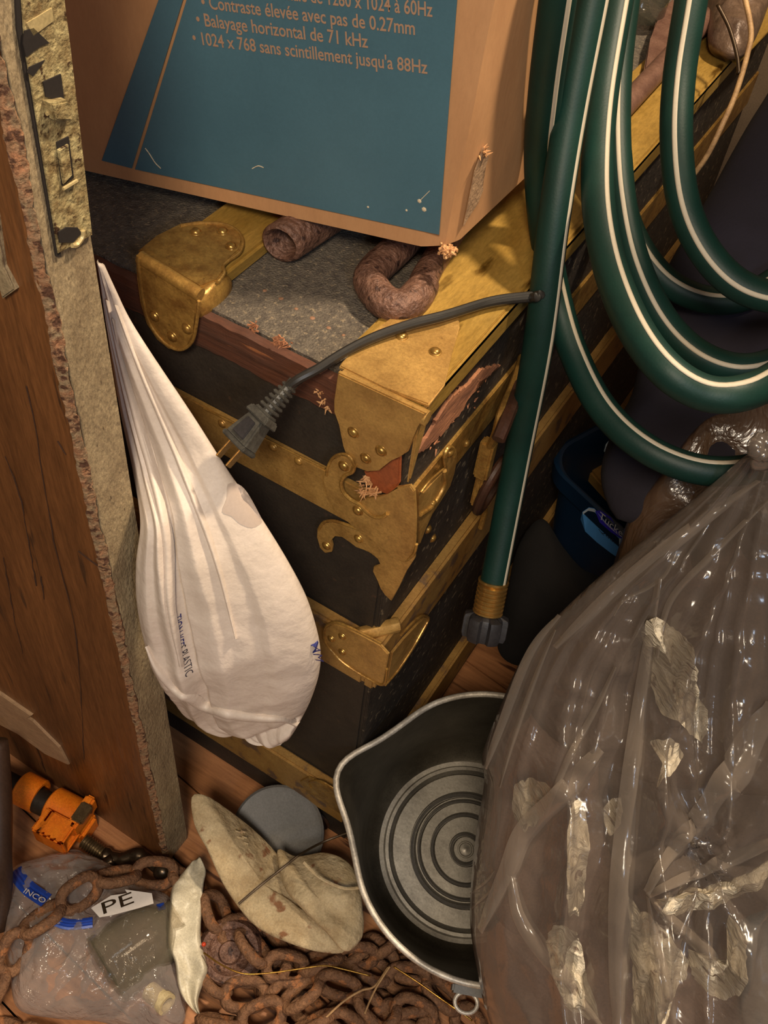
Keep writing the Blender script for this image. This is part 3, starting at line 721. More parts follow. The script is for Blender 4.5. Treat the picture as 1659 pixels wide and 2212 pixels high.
P = roundpath([Vector((-.130, .42, h)), Vector((-.118, .30, h)), Vector((-.098, .175, h)), hz(806, 588), hz(806, 622), hz(838, 656), hz(880, 658), hz(912, 622), Vector((-.062, .140, h)), Vector((-.082, .26, h)), Vector((-.098, .38, h))], 9)
tube(bm, P, [.0135 if i < 60 else .0135 - .0025 * min(1, (i - 60) / 12) for i in range(len(P))], 18)
for v in bm.verts: v.co += (v.co - Vector((-.05, .1, .81))).normalized() * .0006 * nz(v.co, 90)
tag(obj('bent_iron_bar', bm, M_rust, None, True, None), 'thick rusty iron bar bent into a U, beside the black cord', 'iron bar')

# ------------------------------------------------------------------ power cord
cordE = empty('power_cord', on(1, -.03, 540, 930), 'black power cord with two-pin plug dangling over the trunk front', 'cord')
CP = [on(2, .8145, 1145, 641), on(2, .816, 1060, 652), on(2, .8185, 960, 682), on(2, .8185, 890, 700), on(2, .8175, 810, 728), on(2, .816, 745, 760), on(1, -.012, 690, 795), on(1, -.024, 652, 815), on(1, -.030, 628, 832)]
CP = [at(1222, 634, 1.03), at(1195, 637, .95), on(2, .8135, 1168, 639)] + CP
bm = bmesh.new(); P = catmull(CP, 8)
# zip cord: two lobes
for s in (-1, 1):
    tube(bm, [p + Vector((.3, .9, .1)).normalized() * s * .0022 + Vector((0, 0, .0)) for p in P], .0036, 10)
obj('cable', bm, M_cord, cordE, True)
pa = CP[-1]; pb = at(510, 965, (pa - CAM).dot(CF) * 1.005); ax = (pb - pa).normalized()
side = ax.cross(Vector((-.3, -.8, .55))).normalized(); nn = side.cross(ax).normalized()
L_ = (pb - pa).length
bm = bmesh.new()
for k in range(7):
    o_ = pa + ax * (.002 + k * .0042); w_ = .0052 + k * .0005
    b2 = bmesh.new(); box(b2, (-.0013, -w_, -.0042 - k * .0002), (.0013, w_, .0042 + k * .0002), .0008)
    Rm = Matrix((ax, side, nn)).transposed()
    for v in b2.verts: v.co = o_ + Rm @ v.co
    join(bm, b2)
tube(bm, [pa - ax * .004, pa + ax * .030], .0044, 10)
obj('strain_relief', bm, M_plug, cordE, True, 30)
Rm = Matrix((ax, side, nn)).transposed()
def plugbox(l0, l1, w0, w1, h0, h1, bev=.0015):
    b2 = bmesh.new(); V = []
    for l, w_, h_ in ((l0, w0, h0), (l1, w1, h1)):
        for a, b in ((-1, -1), (1, -1), (1, 1), (-1, 1)): V.append(b2.verts.new(Vector((l, a * w_, b * h_))))
    for f in ((0, 1, 2, 3), (7, 6, 5, 4), (0, 4, 5, 1), (1, 5, 6, 2), (2, 6, 7, 3), (3, 7, 4, 0)): b2.faces.new([V[i] for i in f])
    bmesh.ops.bevel(b2, geom=b2.edges[:], offset=bev, segments=2, affect='EDGES')
    for v in b2.verts: v.co = pa + Rm @ v.co
    join(bm, b2)
bm = bmesh.new(); plugbox(.028, .034, .0105, .0125, .007, .008, .001); plugbox(.033, .056, .0082, .0125, .0065, .0080); plugbox(.055, .059, .0135, .0135, .0085, .0085, .001)
obj('plug_body', bm, M_plug, cordE, True, 30)
bm = bmesh.new(); plugbox(.037, .052, .0045, .0068, .0088, .0092, .0006); obj('grip_pad', bm, M_knob, cordE, True, 30)
for s in (-1, 1):
    bm = bmesh.new()
    b2 = bmesh.new(); box(b2, (.058, s * .0064 - .0008, -.0032), (.075, s * .0064 + .0008, .0032), .0005)
    for v in b2.verts: v.co = pa + Rm @ v.co
    join(bm, b2); obj('prong', bm, M_blade, cordE)

# ------------------------------------------------------------------ garden hose
hose = empty('garden_hose', at(1300, 800, .8), 'coiled dark green garden hose with white stripe, its brass end hanging beside the trunk', 'hose')
HR = .0128
strands = [
 # points (x, y, depth), stripe angle selector as a direction in photo pixels
 ('A', [(1310, -170, .70), (1279, 0, .72), (1232, 250, .75), (1196, 480, .775), (1163, 740, .822), (1115, 1000, .91), (1065, 1262, .95)], (1.0, -.1)),
 ('B', [(1232, -170, .62), (1205, 0, .66), (1178, 200, .73), (1166, 350, .80), (1176, 500, .838), (1202, 640, .868), (1238, 760, .868), (1300, 880, .85), (1390, 965, .83), (1500, 1012, .82), (1610, 1015, .82), (1720, 980, .82)], (.72, -.62)),
 ('C', [(1368, -170, .80), (1335, 0, .80), (1302, 200, .79), (1291, 350, .77), (1296, 470, .75), (1322, 590, .73), (1372, 710, .70), (1440, 800, .68), (1520, 848, .68), (1600, 850, .68), (1680, 815, .70), (1760, 750, .72)], (.75, -.55)),
 ('D', [(1372, -170, .90), (1352, 0, .90), (1335, 150, .89), (1332, 300, .88), (1342, 430, .87), (1370, 560, .86), (1425, 680, .85), (1500, 760, .84), (1590, 795, .84), (1680, 780, .84), (1760, 730, .84)], (.55, -.5)),
 ('E', [(1335, 330, .93), (1350, 460, .93), (1390, 550, .92), (1450, 615, .92), (1530, 648, .92), (1610, 642, .92), (1700, 590, .92)], (.5, -.75)),
 ('F', [(1520, -170, .76), (1493, 0, .77), (1468, 160, .78), (1461, 300, .78), (1475, 430, .78), (1515, 530, .78), (1580, 605, .78), (1660, 640, .78), (1760, 640, .78)], (.35, -.5)),
]
HOSE = {}
for nm, pts, sd in strands:
    P = resample(catmull([at(*q) for q in pts], 10), 110); HOSE[nm] = P
    bm = bmesh.new(); tube(bm, P, HR, 20); o = obj('hose_run', bm, M_hose, hose, True, None)
    bm = bmesh.new(); prev = None
    for i, p in enumerate(P):
        T = (P[min(i + 1, 109)] - P[max(i - 1, 0)]).normalized(); V = (CAM - p).normalized()
        sv = V.cross(T).normalized()
        want = CR * sd[0] + CD * sd[1]
        if sv.dot(want) < 0: sv = -sv
        Vp = (V - T * V.dot(T)).normalized()
        ang = {'A': 1.0, 'B': .62, 'C': .58, 'D': .1, 'E': .4, 'F': -.10}[nm]
        d = (sv * math.sin(ang) + Vp * math.cos(ang)).normalized(); e = d.cross(T).normalized()
        hw = .0019
        row = [bm.verts.new(p + (d * math.cos(s / HR) + e * math.sin(s / HR)) * (HR + .0003)) for s in (-hw, -hw * .3, hw * .3, hw)]
        row += [bm.verts.new(p + (d * math.cos(s / HR) + e * math.sin(s / HR)) * (HR - .001)) for s in (hw, -hw)]
        if prev:
            for a in range(6): bm.faces.new((prev[a], prev[(a + 1) % 6], row[(a + 1) % 6], row[a]))
        prev = row
    obj('stripe', bm, M_stripe, o, True, None)
P = HOSE['A']; e0 = P[-1]; T = (P[-1] - P[-3]).normalized()
bm = bmesh.new(); prof = [(.0, -.002), (.0143, -.002)]
prof = [(.0129, -.004), (.0148, -.004), (.0148, -.002)]
for k in range(7): prof += [(.0128, .0005 + k * .0044), (.0146, .0015 + k * .0044), (.0146, .0028 + k * .0044), (.0128, .0040 + k * .0044)]
prof += [(.0120, .033), (0, .033)]
lathe(bm, prof, e0, T, 32); ft = obj('brass_ferrule', bm, M_fitting, hose, True, 30)
def lobes(a, r, h): return r * (1 + .24 * max(0, math.cos(3 * a)) ** .35 * (1 if r > .015 else 0))
def lobe2(a, r, h):
    if r < .015: return r
    t = (a * 6 / (2 * math.pi)) % 1
    return r * (1.28 if .18 < t < .82 else 1.0)
bm = bmesh.new(); lathe(bm, [(.0, .030), (.0125, .030), (.0165, .033), (.0172, .036), (.0172, .052), (.0160, .056), (.0115, .056), (.0105, .048), (0, .048)], e0, T, 72, lobe2)
obj('coupling_nut', bm, M_knob, hose, True, 30)

# ------------------------------------------------------------------ white plastic bag
yb = -.075
Lp = [on(1, yb, 212, 560), on(1, yb, 218, 600), on(1, yb, 232, 700), on(1, yb, 262, 880), on(1, -.09, 290, 1010), on(0, -.158, 306, 1120), on(0, -.156, 297, 1210), on(0, -.155, 300, 1300), on(0, -.154, 322, 1400), on(0, -.15, 345, 1450), on(1, -.10, 400, 1510), on(1, -.09, 470, 1550), on(1, yb, 560, 1562), on(1, yb, 612, 1572)]
Rp = [on(1, yb, 222, 568), on(1, yb, 250, 628), on(1, yb, 280, 690), on(1, yb, 330, 770), on(1, yb, 420, 905), on(1, yb, 500, 1030), on(1, yb, 570, 1130), on(1, yb, 625, 1220), on(1, yb, 665, 1300), on(1, yb, 690, 1390), on(1, yb, 690, 1450), on(1, yb, 672, 1510), on(1, yb, 650, 1555), on(1, yb, 638, 1575)]
def wf(u, v, b, side):
    a = 0
    for u0, u1, w_, am in ((.20, .10, .05, .006), (.36, .22, .045, .010), (.45, .36, .035, -.012), (.62, .52, .06, .006), (.80, .72, .05, -.004)):
        cc_ = u0 + (u1 - u0) * v + .02 * math.sin(v * 6 + u0 * 30)
        d = (u - cc_) / w_; a += am * (max(0, 1 - abs(d)) if d > 0 else math.exp(-d * d * .5)) * (1 - .6 * v)
    a += .0035 * nz(b, 16, 3) + .0014 * rdg(b, 34, 2) * v
    lip = math.exp(-((v - .90) / .018) ** 2) * -.008 + math.exp(-((v - .95) / .03) ** 2) * .007
    return a * min(1, v * 2.5) + lip
wb = empty('plastic_bag', on(1, yb, 450, 1300), 'white plastic shopping bag hanging between the door edge and the trunk', 'bag')
sk = strip('bag_skin', Lp, Rp, Vector((.25, -1, .15)), .038, .02, M_white, wb, wf, 120, 190, .45, lambda v: min(1, .10 + v * 1.2) * (1 - max(0, v - .82) * 3.0))
bv_ = bvh_of(sk)
def ribbon(name, bvh, pts, w0, w1, lift, m, parent, n=60):
    Pq = resample(catmull([Vector((x, y, 0)) for x, y in pts], 8), n); P = []
    last = None
    for q in Pq:
        h = bvh.ray_cast(CAM, ray(q.x, q.y).normalized())[0]
        d = (h - CAM).dot(CF) if h is not None else last or .95
        last = d; P.append(at(q.x, q.y, d - lift * .4))
    for _ in range(4): P = [P[0]] + [(P[i - 1] + P[i] * 2 + P[i + 1]) / 4 for i in range(1, n - 1)] + [P[-1]]
    bm = bmesh.new(); prev = None
    for i, p in enumerate(P):
        k = i / (n - 1); w = (w0 + (w1 - w0) * k) * math.sin(math.pi * min(max(k, .03), .97)) ** .4; T = (P[min(i + 1, n - 1)] - P[max(i - 1, 0)]).normalized(); S_ = T.cross(CF).normalized()
        row = [bm.verts.new(p + S_ * w * a * (1 + .12 * nz(p, 60, 3)) - CF * lift * h_) for a, h_ in ((-1, -.6), (-.75, .3), (-.35, .9), (0, 1), (.3, .7), (.7, 0), (1, -.6))]
        if prev:
            for a in range(6): bm.faces.new((prev[a], prev[a + 1], row[a + 1], row[a]))
        prev = row
    return obj(name, bm, m, parent, True, None)
ribbon('bottom_hem', bv_, [(318, 1395), (345, 1452), (395, 1500), (460, 1530), (540, 1545), (610, 1552), (642, 1566)], .006, .009, .006, M_white, wb)
ribbon('crease', bv_, [(232, 650), (262, 780), (300, 920), (340, 1060), (362, 1180), (366, 1300), (392, 1440)], .003, .006, .004, M_white, wb)
ribbon('crease', bv_, [(250, 660), (300, 790), (360, 930), (420, 1080), (470, 1220), (510, 1380)], .003, .003, .003, M_white, wb)
ribbon('crease', bv_, [(245, 690), (275, 830), (320, 970), (350, 1080)], .002, .002, .003, M_white, wb)
nb2 = Vector((.25, -1, .15)).normalized()
def bagp(x, y): 
    h = bv_.ray_cast(CAM, ray(x, y).normalized()); return h[0] if h[0] is not None else on(1, yb, x, y)
def bagtext(s, a, b, m, hgt):
    p, q = bagp(*a), bagp(*b); e = (q - p).normalized(); up = nb2.cross(e)
    text_on('bag_print', s, p, q, up, m, wb, hgt, bv_, None, .0006)
bagtext('TION KEE', (370, 1338), (380, 1402), M_blueprint, .0048)
bagtext('S PLASTIC', (383, 1402), (402, 1462), M_blackprint, .0045)
bagtext('AM', (672, 1392), (682, 1425), M_blueprint, .008)
# stain
bm = bmesh.new()
ring = [bagp(x, y) for x, y in ((492, 1046), (515, 1046), (535, 1065), (560, 1110), (566, 1128), (545, 1140), (520, 1132), (500, 1115), (480, 1105), (490, 1075))]
cv = sum(ring, Vector()) / len(ring); G = []
for q in range(6):
    G.append([])
    for p in catmull(ring, 3, True):
        z_ = cv.lerp(p, q / 5); h_ = bv_.ray_cast(CAM, (z_ - CAM).normalized())[0] or z_
        G[-1].append(bm.verts.new(h_ + (CAM - h_).normalized() * .0006))
for A, B in zip(G, G[1:]):
    for k in range(len(A)): bm.faces.new((A[k], B[k], B[(k + 1) % len(A)], A[(k + 1) % len(A)]))
obj('grey_stain', bm, M_stain, wb, True, None)

# ------------------------------------------------------------------ pot
pc = at(1006, 1835, 1.26); prm = at(1060, 1797, 1.10); pax = (prm - pc).normalized(); PH = (prm - pc).length
pot = empty('cooking_pot', pc, 'wide dark cooking pot with pouring spout, seen from above and ringed at the bottom', 'pot')
su = at(732, 1670, 1.12) - prm; su = (su - pax * su.dot(pax)).normalized()
def spout(a, r, h):
    a = (a + math.pi) % (2 * math.pi) - math.pi; k = max(0, (h - PH * .25) / (PH * .75)) ** 1.5
    return r * (1 + .175 * k * math.exp(-(a / .24) ** 2) - .015 * k * math.exp(-((abs(a) - .55) / .2) ** 2))
RB, RT = .128, .1535
bm = bmesh.new()
lathe(bm, [(RB - .018, .0), (RB - .008, .004), (RB, .016), (RB + .006, PH * .25), (RB + .013, PH * .5), (RT - .004, PH * .8), (RT, PH)], pc, pax, 96, spout, su)
wallo = obj('inner_wall', bm, M_potin, pot, True, None)
bm = bmesh.new()
prof = [(RB - .017, .0), (.1045, -.0005), (.1025, .0035), (.0985, .0035), (.0945, -.007), (.0925, .0012), (.0715, .0012), (.0703, -.007), (.0655, -.007), (.0635, .001), (.0622, .001), (.0612, -.006), (.0585, -.006), (.0570, .0015), (.0455, .0015), (.0443, -.006), (.0407, -.006), (.0395, .001), (.0215, .001), (.0200, -.005), (.0165, -.005), (.0150, .001), (.0105, .001), (.0098, -.001), (.0085, -.001), (.0075, .0006), (.002, .0006), (0, .0015)]
lathe(bm, prof, pc, pax, 96); obj('ringed_bottom', bm, M_potbase, pot, True, 25)
for ra, rb, hh in ((.0950, .0985, -.0068), (.0660, .0698, -.0066), (.0588, .0608, -.0056), (.0410, .0440, -.0056), (.0170, .0195, -.0046)):  # dark rings set into the grooves of the pot bottom
    bm = bmesh.new(); lathe(bm, [(ra, hh), (rb, hh), (rb, hh + .0022), (ra, hh + .0022), (ra, hh)], pc, pax, 72); obj('dark_groove', bm, M_groove, pot, True, 30)
bm = bmesh.new()
lathe(bm, [(RT + .0025, PH), (RT - .0005, PH * .8), (RB + .016, PH * .5), (RB + .009, PH * .25), (RB + .003, .014), (RB - .006, -.002), (RB - .02, -.008), (0, -.008)], pc, pax, 96, spout, su); obj('outer_wall', bm, M_potout, pot, True, None)
bm = bmesh.new(); ux = su; vx = pax.cross(ux); P = []
for k in range(128):
    a = 2 * math.pi * k / 128; r_ = spout(a, RT + .001, PH); P.append(pc + pax * PH + (ux * math.cos(a) + vx * math.sin(a)) * r_)
tube(bm, P, .0036, 10, True); obj('rolled_rim', bm, M_potrim, pot, True, None)
lug = at(1018, 2100, 1.045)
rd = (lug - prm); rd = (rd - pax * rd.dot(pax)).normalized(); tg = pax.cross(rd).normalized()
LM = Matrix((tg, rd, pax)).transposed(); lo = prm + rd * (RT + .006) - pax * .010
bm = bmesh.new(); box(bm, (-.018, -.004, -.007), (.018, .006, .008), .002, LM, lo); lg = obj('handle_lug', bm, M_greydisc, pot, True, 30)
bm = bmesh.new(); P = [lo + tg * .012 * math.cos(a) + rd * (.013 + .010 * math.sin(a)) - pax * .004 for a in [2 * math.pi * k / 24 for k in range(24)]]
tube(bm, P, .0022, 8, True); obj('handle_ring', bm, M_potrim, lg, True, None)

# ------------------------------------------------------------------ dark things behind: bin, navy sack, brown sack
bn_ = empty('storage_bin', (.15, .60, 0), 'blue plastic storage bin with a pale blue oval label, in the dark behind the hose', 'bin')
def rrect(cx, cy, hx, hy, r, rot, z, n=8):
    P = []
    for k, (sx, sy) in enumerate(((1, -1), (1, 1), (-1, 1), (-1, -1))):
        for j in range(n + 1):
            a = -math.pi / 2 + (k + j / n) * math.pi / 2; P.append(Vector((sx * (hx - r) + r * math.cos(a), sy * (hy - r) + r * math.sin(a), z)))
    cr, sr = math.cos(rot), math.sin(rot)
    return [Vector((cx + p.x * cr - p.y * sr, cy + p.x * sr + p.y * cr, p.z)) for p in P]
ZR = .32
q0 = on(2, ZR, 1226, 1018); q1 = on(2, ZR, 1345, 1128); 
bdir = (q1 - q0).normalized(); rot = math.atan2(bdir.y, bdir.x)
hx, hy = .15, .20
ctr = q0 + Vector((math.cos(rot), math.sin(rot), 0)) * (hx - .035) + Vector((-math.sin(rot), math.cos(rot), 0)) * (hy - .006)
bm = bmesh.new(); RR = []
for z, e in ((.0, -.03), (.004, -.025), (ZR - .03, -.004), (ZR - .028, .006), (ZR, .008), (ZR + .002, .004), (ZR, 0), (ZR - .02, -.004), (.01, -.034)):
    RR.append([bm.verts.new(p) for p in rrect(ctr.x, ctr.y, hx + e, hy + e, .05, rot, z)])
for A, B in zip(RR, RR[1:]):
    for k in range(len(A)): bm.faces.new((A[k], A[(k + 1) % len(A)], B[(k + 1) % len(A)], B[k]))
bm.faces.new(RR[0]); bm.faces.new(RR[-1]); tub = obj('tub', bm, M_bin, bn_, True, 40)
# label on the front wall of the bin
tb = bvh_of(tub)
def tubp(x, y, lift=.001):
    h = tb.ray_cast(CAM, ray(x, y).normalized())[0]
    if h is None: h = at(x, y, 1.3)
    return h + (CAM - h).normalized() * lift
def labelpoly(name, px, m, lift):
    bm = bmesh.new(); V = [bm.verts.new(tubp(x, y, lift)) for x, y in px]; f = bm.faces.new(V); bmesh.ops.triangulate(bm, faces=[f]); return obj(name, bm, m, bn_)
labelpoly('label', [(1254, 1122), (1258, 1106), (1272, 1096), (1284, 1098), (1310, 1130), (1345, 1165), (1345, 1212), (1320, 1195), (1290, 1172), (1264, 1148)], M_label2, .002)
labelpoly('label_top', [(1256, 1122), (1259, 1106), (1272, 1097), (1284, 1099), (1310, 1130), (1345, 1165), (1345, 1185), (1300, 1150), (1262, 1135)], M_label1, .003)
labelpoly('label_badge', [(1286, 1104), (1296, 1102), (1320, 1118), (1345, 1136), (1345, 1166), (1320, 1150), (1295, 1128)], M_label3, .004)
def ltext(s, a, b, m, h, lift):
    p, q = tubp(*a, lift), tubp(*b, lift); text_on('label_print', s, p, q, Vector((0, 0, 1)), m, bn_, h, None, None, .0)
ltext('Tucker', (1293, 1118), (1352, 1168), M_labelw, .012, .006)
ltext('18 Quart', (1271, 1128), (1340, 1184), M_blackprint, .007, .006)
bm = bmesh.new(); P = [on(2, .2, *q) for q in ((1250, 1010), (1300, 960), (1330, 1090), (1290, 1075))]
b2 = bmesh.new(); prism(bm, [on(2, .22, *q) for q in ((1262, 1030), (1300, 965), (1325, 985), (1345, 1120), (1330, 1105))], (0, 0, 1), .02, .004)
tag(obj('yellowish_board', bm, M_railtop), 'dull yellowish board standing inside the blue storage bin', 'board')
# pale blue scrap
bm = bmesh.new(); prism(bm, [at(x, y, 1.42) for x, y in ((1308, 960), (1318, 948), (1326, 955), (1318, 988), (1304, 975))], CF, -.004, .001)
obj('pale_scrap', bm, M_label1, bn_)
# added near-black form standing in for the dark gap beside the trunk
ring = [at(x, y, 1.36) for x, y in ((1120, 1180), (1170, 1120), (1215, 1180), (1260, 1230), (1330, 1265), (1345, 1340), (1240, 1420), (1130, 1440), (1075, 1400), (1095, 1290))]
tag(pillow('dark_gap_fill', ring, -CF, .03, .05, M_gapfill, None, lambda b, q, k, s: .012 * nz(b, 12) + .006 * rdg(b, 20)), 'added near-black form filling the dark gap on the floor below the blue bin', 'cloth')
# navy sack
ring = [at(x, y, t) for x, y, t in ((1760, 60, 1.04), (1652, 215, 1.03), (1590, 320, 1.02), (1555, 385, 1.02), (1500, 480, 1.0), (1440, 590, 1.0), (1400, 720, 1.0), (1372, 850, .99), (1330, 930, .99), (1302, 1020, .99), (1318, 1095, .98), (1352, 1130, .97), (1420, 1110, .96), (1520, 1080, .95), (1700, 1050, .95), (1900, 900, .95), (1940, 500, 1.0), (1940, 150, 1.02), (1860, 40, 1.04))]
tag(pillow('navy_sack', ring, -CF, .06, .12, M_navy, None, lambda b, q, k, s: .012 * nz(b, 9) + .004 * nz(b, 30)), 'dark navy cloth sack slumped behind the green hose', 'sack')
ring = [at(x, y, t) for x, y, t in ((1440, 1015, .93), (1500, 930, .93), (1560, 890, .93), (1680, 880, .92), (1760, 1100, .92), (1600, 1300, .95), (1400, 1400, 1.0), (1280, 1420, 1.02), (1310, 1300, 1.0), (1345, 1180, .98), (1375, 1100, .96))]
tag(pillow('brown_sack', ring, -CF, .02, .08, M_film3, None, lambda b, q, k, s: .012 * nz(b, 14, 3) + .006 * rdg(b, 22, 2)), 'crumpled brown translucent plastic sack behind the large clear one', 'sack')

# ------------------------------------------------------------------ the large clear sack and what shows inside
L1 = [at(x, y, t) for x, y, t in ((1628, 975, .76), (1600, 992, .77), (1545, 1040, .80), (1440, 1125, .83), (1330, 1215, .86), (1235, 1300, .89), (1160, 1378, .92), (1118, 1440, .94), (1075, 1540, .96), (1042, 1632, .97), (1046, 1690, .97), (1030, 1790, .97), (1018, 1900, .97), (1016, 2000, .97), (1030, 2090, .97), (1055, 2200, .97), (1120, 2330, .97), (1230, 2440, .98))]
R1 = [at(x, y, t) for x, y, t in ((1668, 968, .76), (1720, 985, .78), (1800, 1040, .82), (1880, 1120, .86), (1950, 1250, .90), (2010, 1400, .93), (2050, 1550, .95), (2070, 1700, .96), (2070, 1850, .97), (2060, 1950, .97), (2040, 2050, .97), (2010, 2150, .97), (1960, 2250, .97), (1900, 2330, .97), (1800, 2400, .97), (1650, 2450, .98))]
big = empty('clear_plastic_sack', at(1500, 1900, 1.1), 'large crumpled clear plastic sack filled with refuse, at the lower right', 'sack')
def bf(u, v, b, side):
    a = 0
    for u0, u1, w_, am in ((.10, .16, .025, .010), (.24, .20, .03, -.014), (.34, .30, .02, .016), (.42, .36, .03, -.012), (.55, .44, .025, .013), (.70, .60, .04, -.012), (.85, .8, .03, .012)):
        cc_ = u0 + (u1 - u0) * v + .02 * math.sin(v * 8 + u0 * 20)
        a += am * 1.5 * max(0, 1 - abs(u - cc_) / (w_ * 1.6)) ** 1.3
    for j in range(12):
        u0 = .06 + j * .078 + .02 * math.sin(j * 5); u1 = u0 + .06 * math.sin(j * 2.3); cc_ = u0 + (u1 - u0) * v; v0, v1 = ((0, .75), (.1, 1), (0, .5), (.35, 1))[j % 4]
        if v0 < v < v1: a += (.008 + .005 * (j % 3)) * max(0, 1 - abs(u - cc_) / .011) * math.sin(math.pi * (v - v0) / (v1 - v0)) ** .5
    # radiating pleats around a pinched point
    du, dv = (u - .40) * 1.2, v - .58; r_ = math.hypot(du, dv)
    a += .011 * math.exp(-(r_ / .3) ** 2) * math.sin(9 * math.atan2(dv, du)) - .018 * math.exp(-(r_ / .05) ** 2)
    a += .014 * nz(b, 7, 4) + .008 * rdg(b, 11, 6) + .005 * rdg(b, 30, 2) + .001 * nz(b, 60)
    return a * min(1, v * 4 + .1)
SF = strip('sack_film', L1, R1, -CF, .12, .045, M_film, big, bf, 150, 190, .5, lambda v: min(1, .06 + v * 1.7) ** .9 * (1 if v < .9 else (1 - v) * 10))
sfb = bvh_of(SF)
def film_t(x, y, d=.0):
    h = sfb.ray_cast(CAM, ray(x, y).normalized())[0]
    return ((h - CAM).dot(CF) if h is not None else .95) + d
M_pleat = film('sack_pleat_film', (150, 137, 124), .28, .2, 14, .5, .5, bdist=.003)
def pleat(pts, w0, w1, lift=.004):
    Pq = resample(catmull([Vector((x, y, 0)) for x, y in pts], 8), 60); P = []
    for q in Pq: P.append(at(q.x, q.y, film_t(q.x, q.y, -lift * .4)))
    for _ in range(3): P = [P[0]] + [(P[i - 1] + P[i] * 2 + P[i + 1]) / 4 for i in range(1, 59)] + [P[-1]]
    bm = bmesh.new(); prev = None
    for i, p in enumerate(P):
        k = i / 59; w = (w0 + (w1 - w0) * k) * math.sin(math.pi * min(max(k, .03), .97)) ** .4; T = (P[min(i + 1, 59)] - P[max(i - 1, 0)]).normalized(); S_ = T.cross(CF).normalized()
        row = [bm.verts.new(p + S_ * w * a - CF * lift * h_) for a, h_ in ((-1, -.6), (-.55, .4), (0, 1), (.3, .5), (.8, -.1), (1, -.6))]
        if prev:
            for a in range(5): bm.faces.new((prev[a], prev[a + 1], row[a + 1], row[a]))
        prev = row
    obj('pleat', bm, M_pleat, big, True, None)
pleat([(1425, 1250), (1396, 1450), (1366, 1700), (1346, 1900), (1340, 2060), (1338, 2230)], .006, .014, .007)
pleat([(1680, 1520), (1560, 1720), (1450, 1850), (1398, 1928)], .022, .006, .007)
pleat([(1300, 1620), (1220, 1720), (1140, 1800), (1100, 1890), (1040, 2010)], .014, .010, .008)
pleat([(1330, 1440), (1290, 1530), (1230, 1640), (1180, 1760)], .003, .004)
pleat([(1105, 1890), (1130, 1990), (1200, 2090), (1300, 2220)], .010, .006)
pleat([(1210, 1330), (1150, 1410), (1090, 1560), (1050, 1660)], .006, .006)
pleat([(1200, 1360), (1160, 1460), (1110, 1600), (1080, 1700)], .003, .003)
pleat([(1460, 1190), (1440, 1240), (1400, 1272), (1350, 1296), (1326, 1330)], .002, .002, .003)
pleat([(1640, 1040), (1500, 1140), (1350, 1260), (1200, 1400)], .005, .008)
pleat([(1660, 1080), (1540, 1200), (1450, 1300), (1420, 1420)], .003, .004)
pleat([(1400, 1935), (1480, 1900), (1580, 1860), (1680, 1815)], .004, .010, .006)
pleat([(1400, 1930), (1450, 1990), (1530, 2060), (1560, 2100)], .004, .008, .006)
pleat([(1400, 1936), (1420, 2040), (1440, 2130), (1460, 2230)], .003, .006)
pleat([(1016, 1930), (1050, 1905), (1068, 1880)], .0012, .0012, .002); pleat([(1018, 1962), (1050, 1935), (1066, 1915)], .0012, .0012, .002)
# knot of gathered film
bm = bmesh.new()
for j in range(9):
    a = j / 9 * 6.28; P = [at(1640, 1010, .73) + CR * .003 * math.cos(a), at(1648 + 12 * math.cos(a), 975 + 8 * math.sin(a), .72), at(1655 + 34 * math.cos(a), 955 + 24 * math.sin(a), .715)]
    tube(bm, catmull(P, 4), [.004, .005, .005, .004, .006, .007, .007, .004, .001], 6)
obj('knot', bm, M_film, big, True, None)
def lump(name, px, t, hf, hb, m, label, cat, seed=1, am=.01, fs=14, rings=16, N=70):
    ring = [at(x, y, t) for x, y in px]
    return tag(pillow(name, ring, -CF, hf, hb, m, None, lambda b, q, k, s: am * nz(b, fs, seed) + am * .4 * rdg(b, fs * 2.4, seed), rings, N), label, cat)
lump('brown_bundle', [(1210, 1350), (1420, 1190), (1600, 1090), (1850, 1250), (1950, 1500), (1850, 1700), (1450, 1700), (1200, 1600), (1130, 1470)], .93, .03, .05, M_content, 'brown crumpled bundle in the upper part of the clear sack', 'bundle', 2)
lump('pinkish_bundle', [(1110, 1540), (1230, 1450), (1400, 1500), (1480, 1750), (1420, 2010), (1200, 2080), (1075, 1990), (1065, 1700)], 1.0, .02, .05, M_content2, 'pinkish brown bundle in the left part of the clear sack', 'bundle', 5)
lump('dark_bundle', [(1330, 1540), (1650, 1500), (1900, 1560), (1950, 1850), (1800, 2050), (1500, 2020), (1320, 1850)], .97, .02, .05, M_content, 'dark brown bundle in the middle of the clear sack', 'bundle', 8)
lump('lower_bundle', [(1060, 2000), (1300, 1900), (1450, 1850), (1750, 1850), (1930, 2050), (1850, 2330), (1400, 2360), (1120, 2260)], 1.0, .02, .05, M_content2, 'pinkish brown bundle at the bottom of the clear sack', 'bundle', 9)
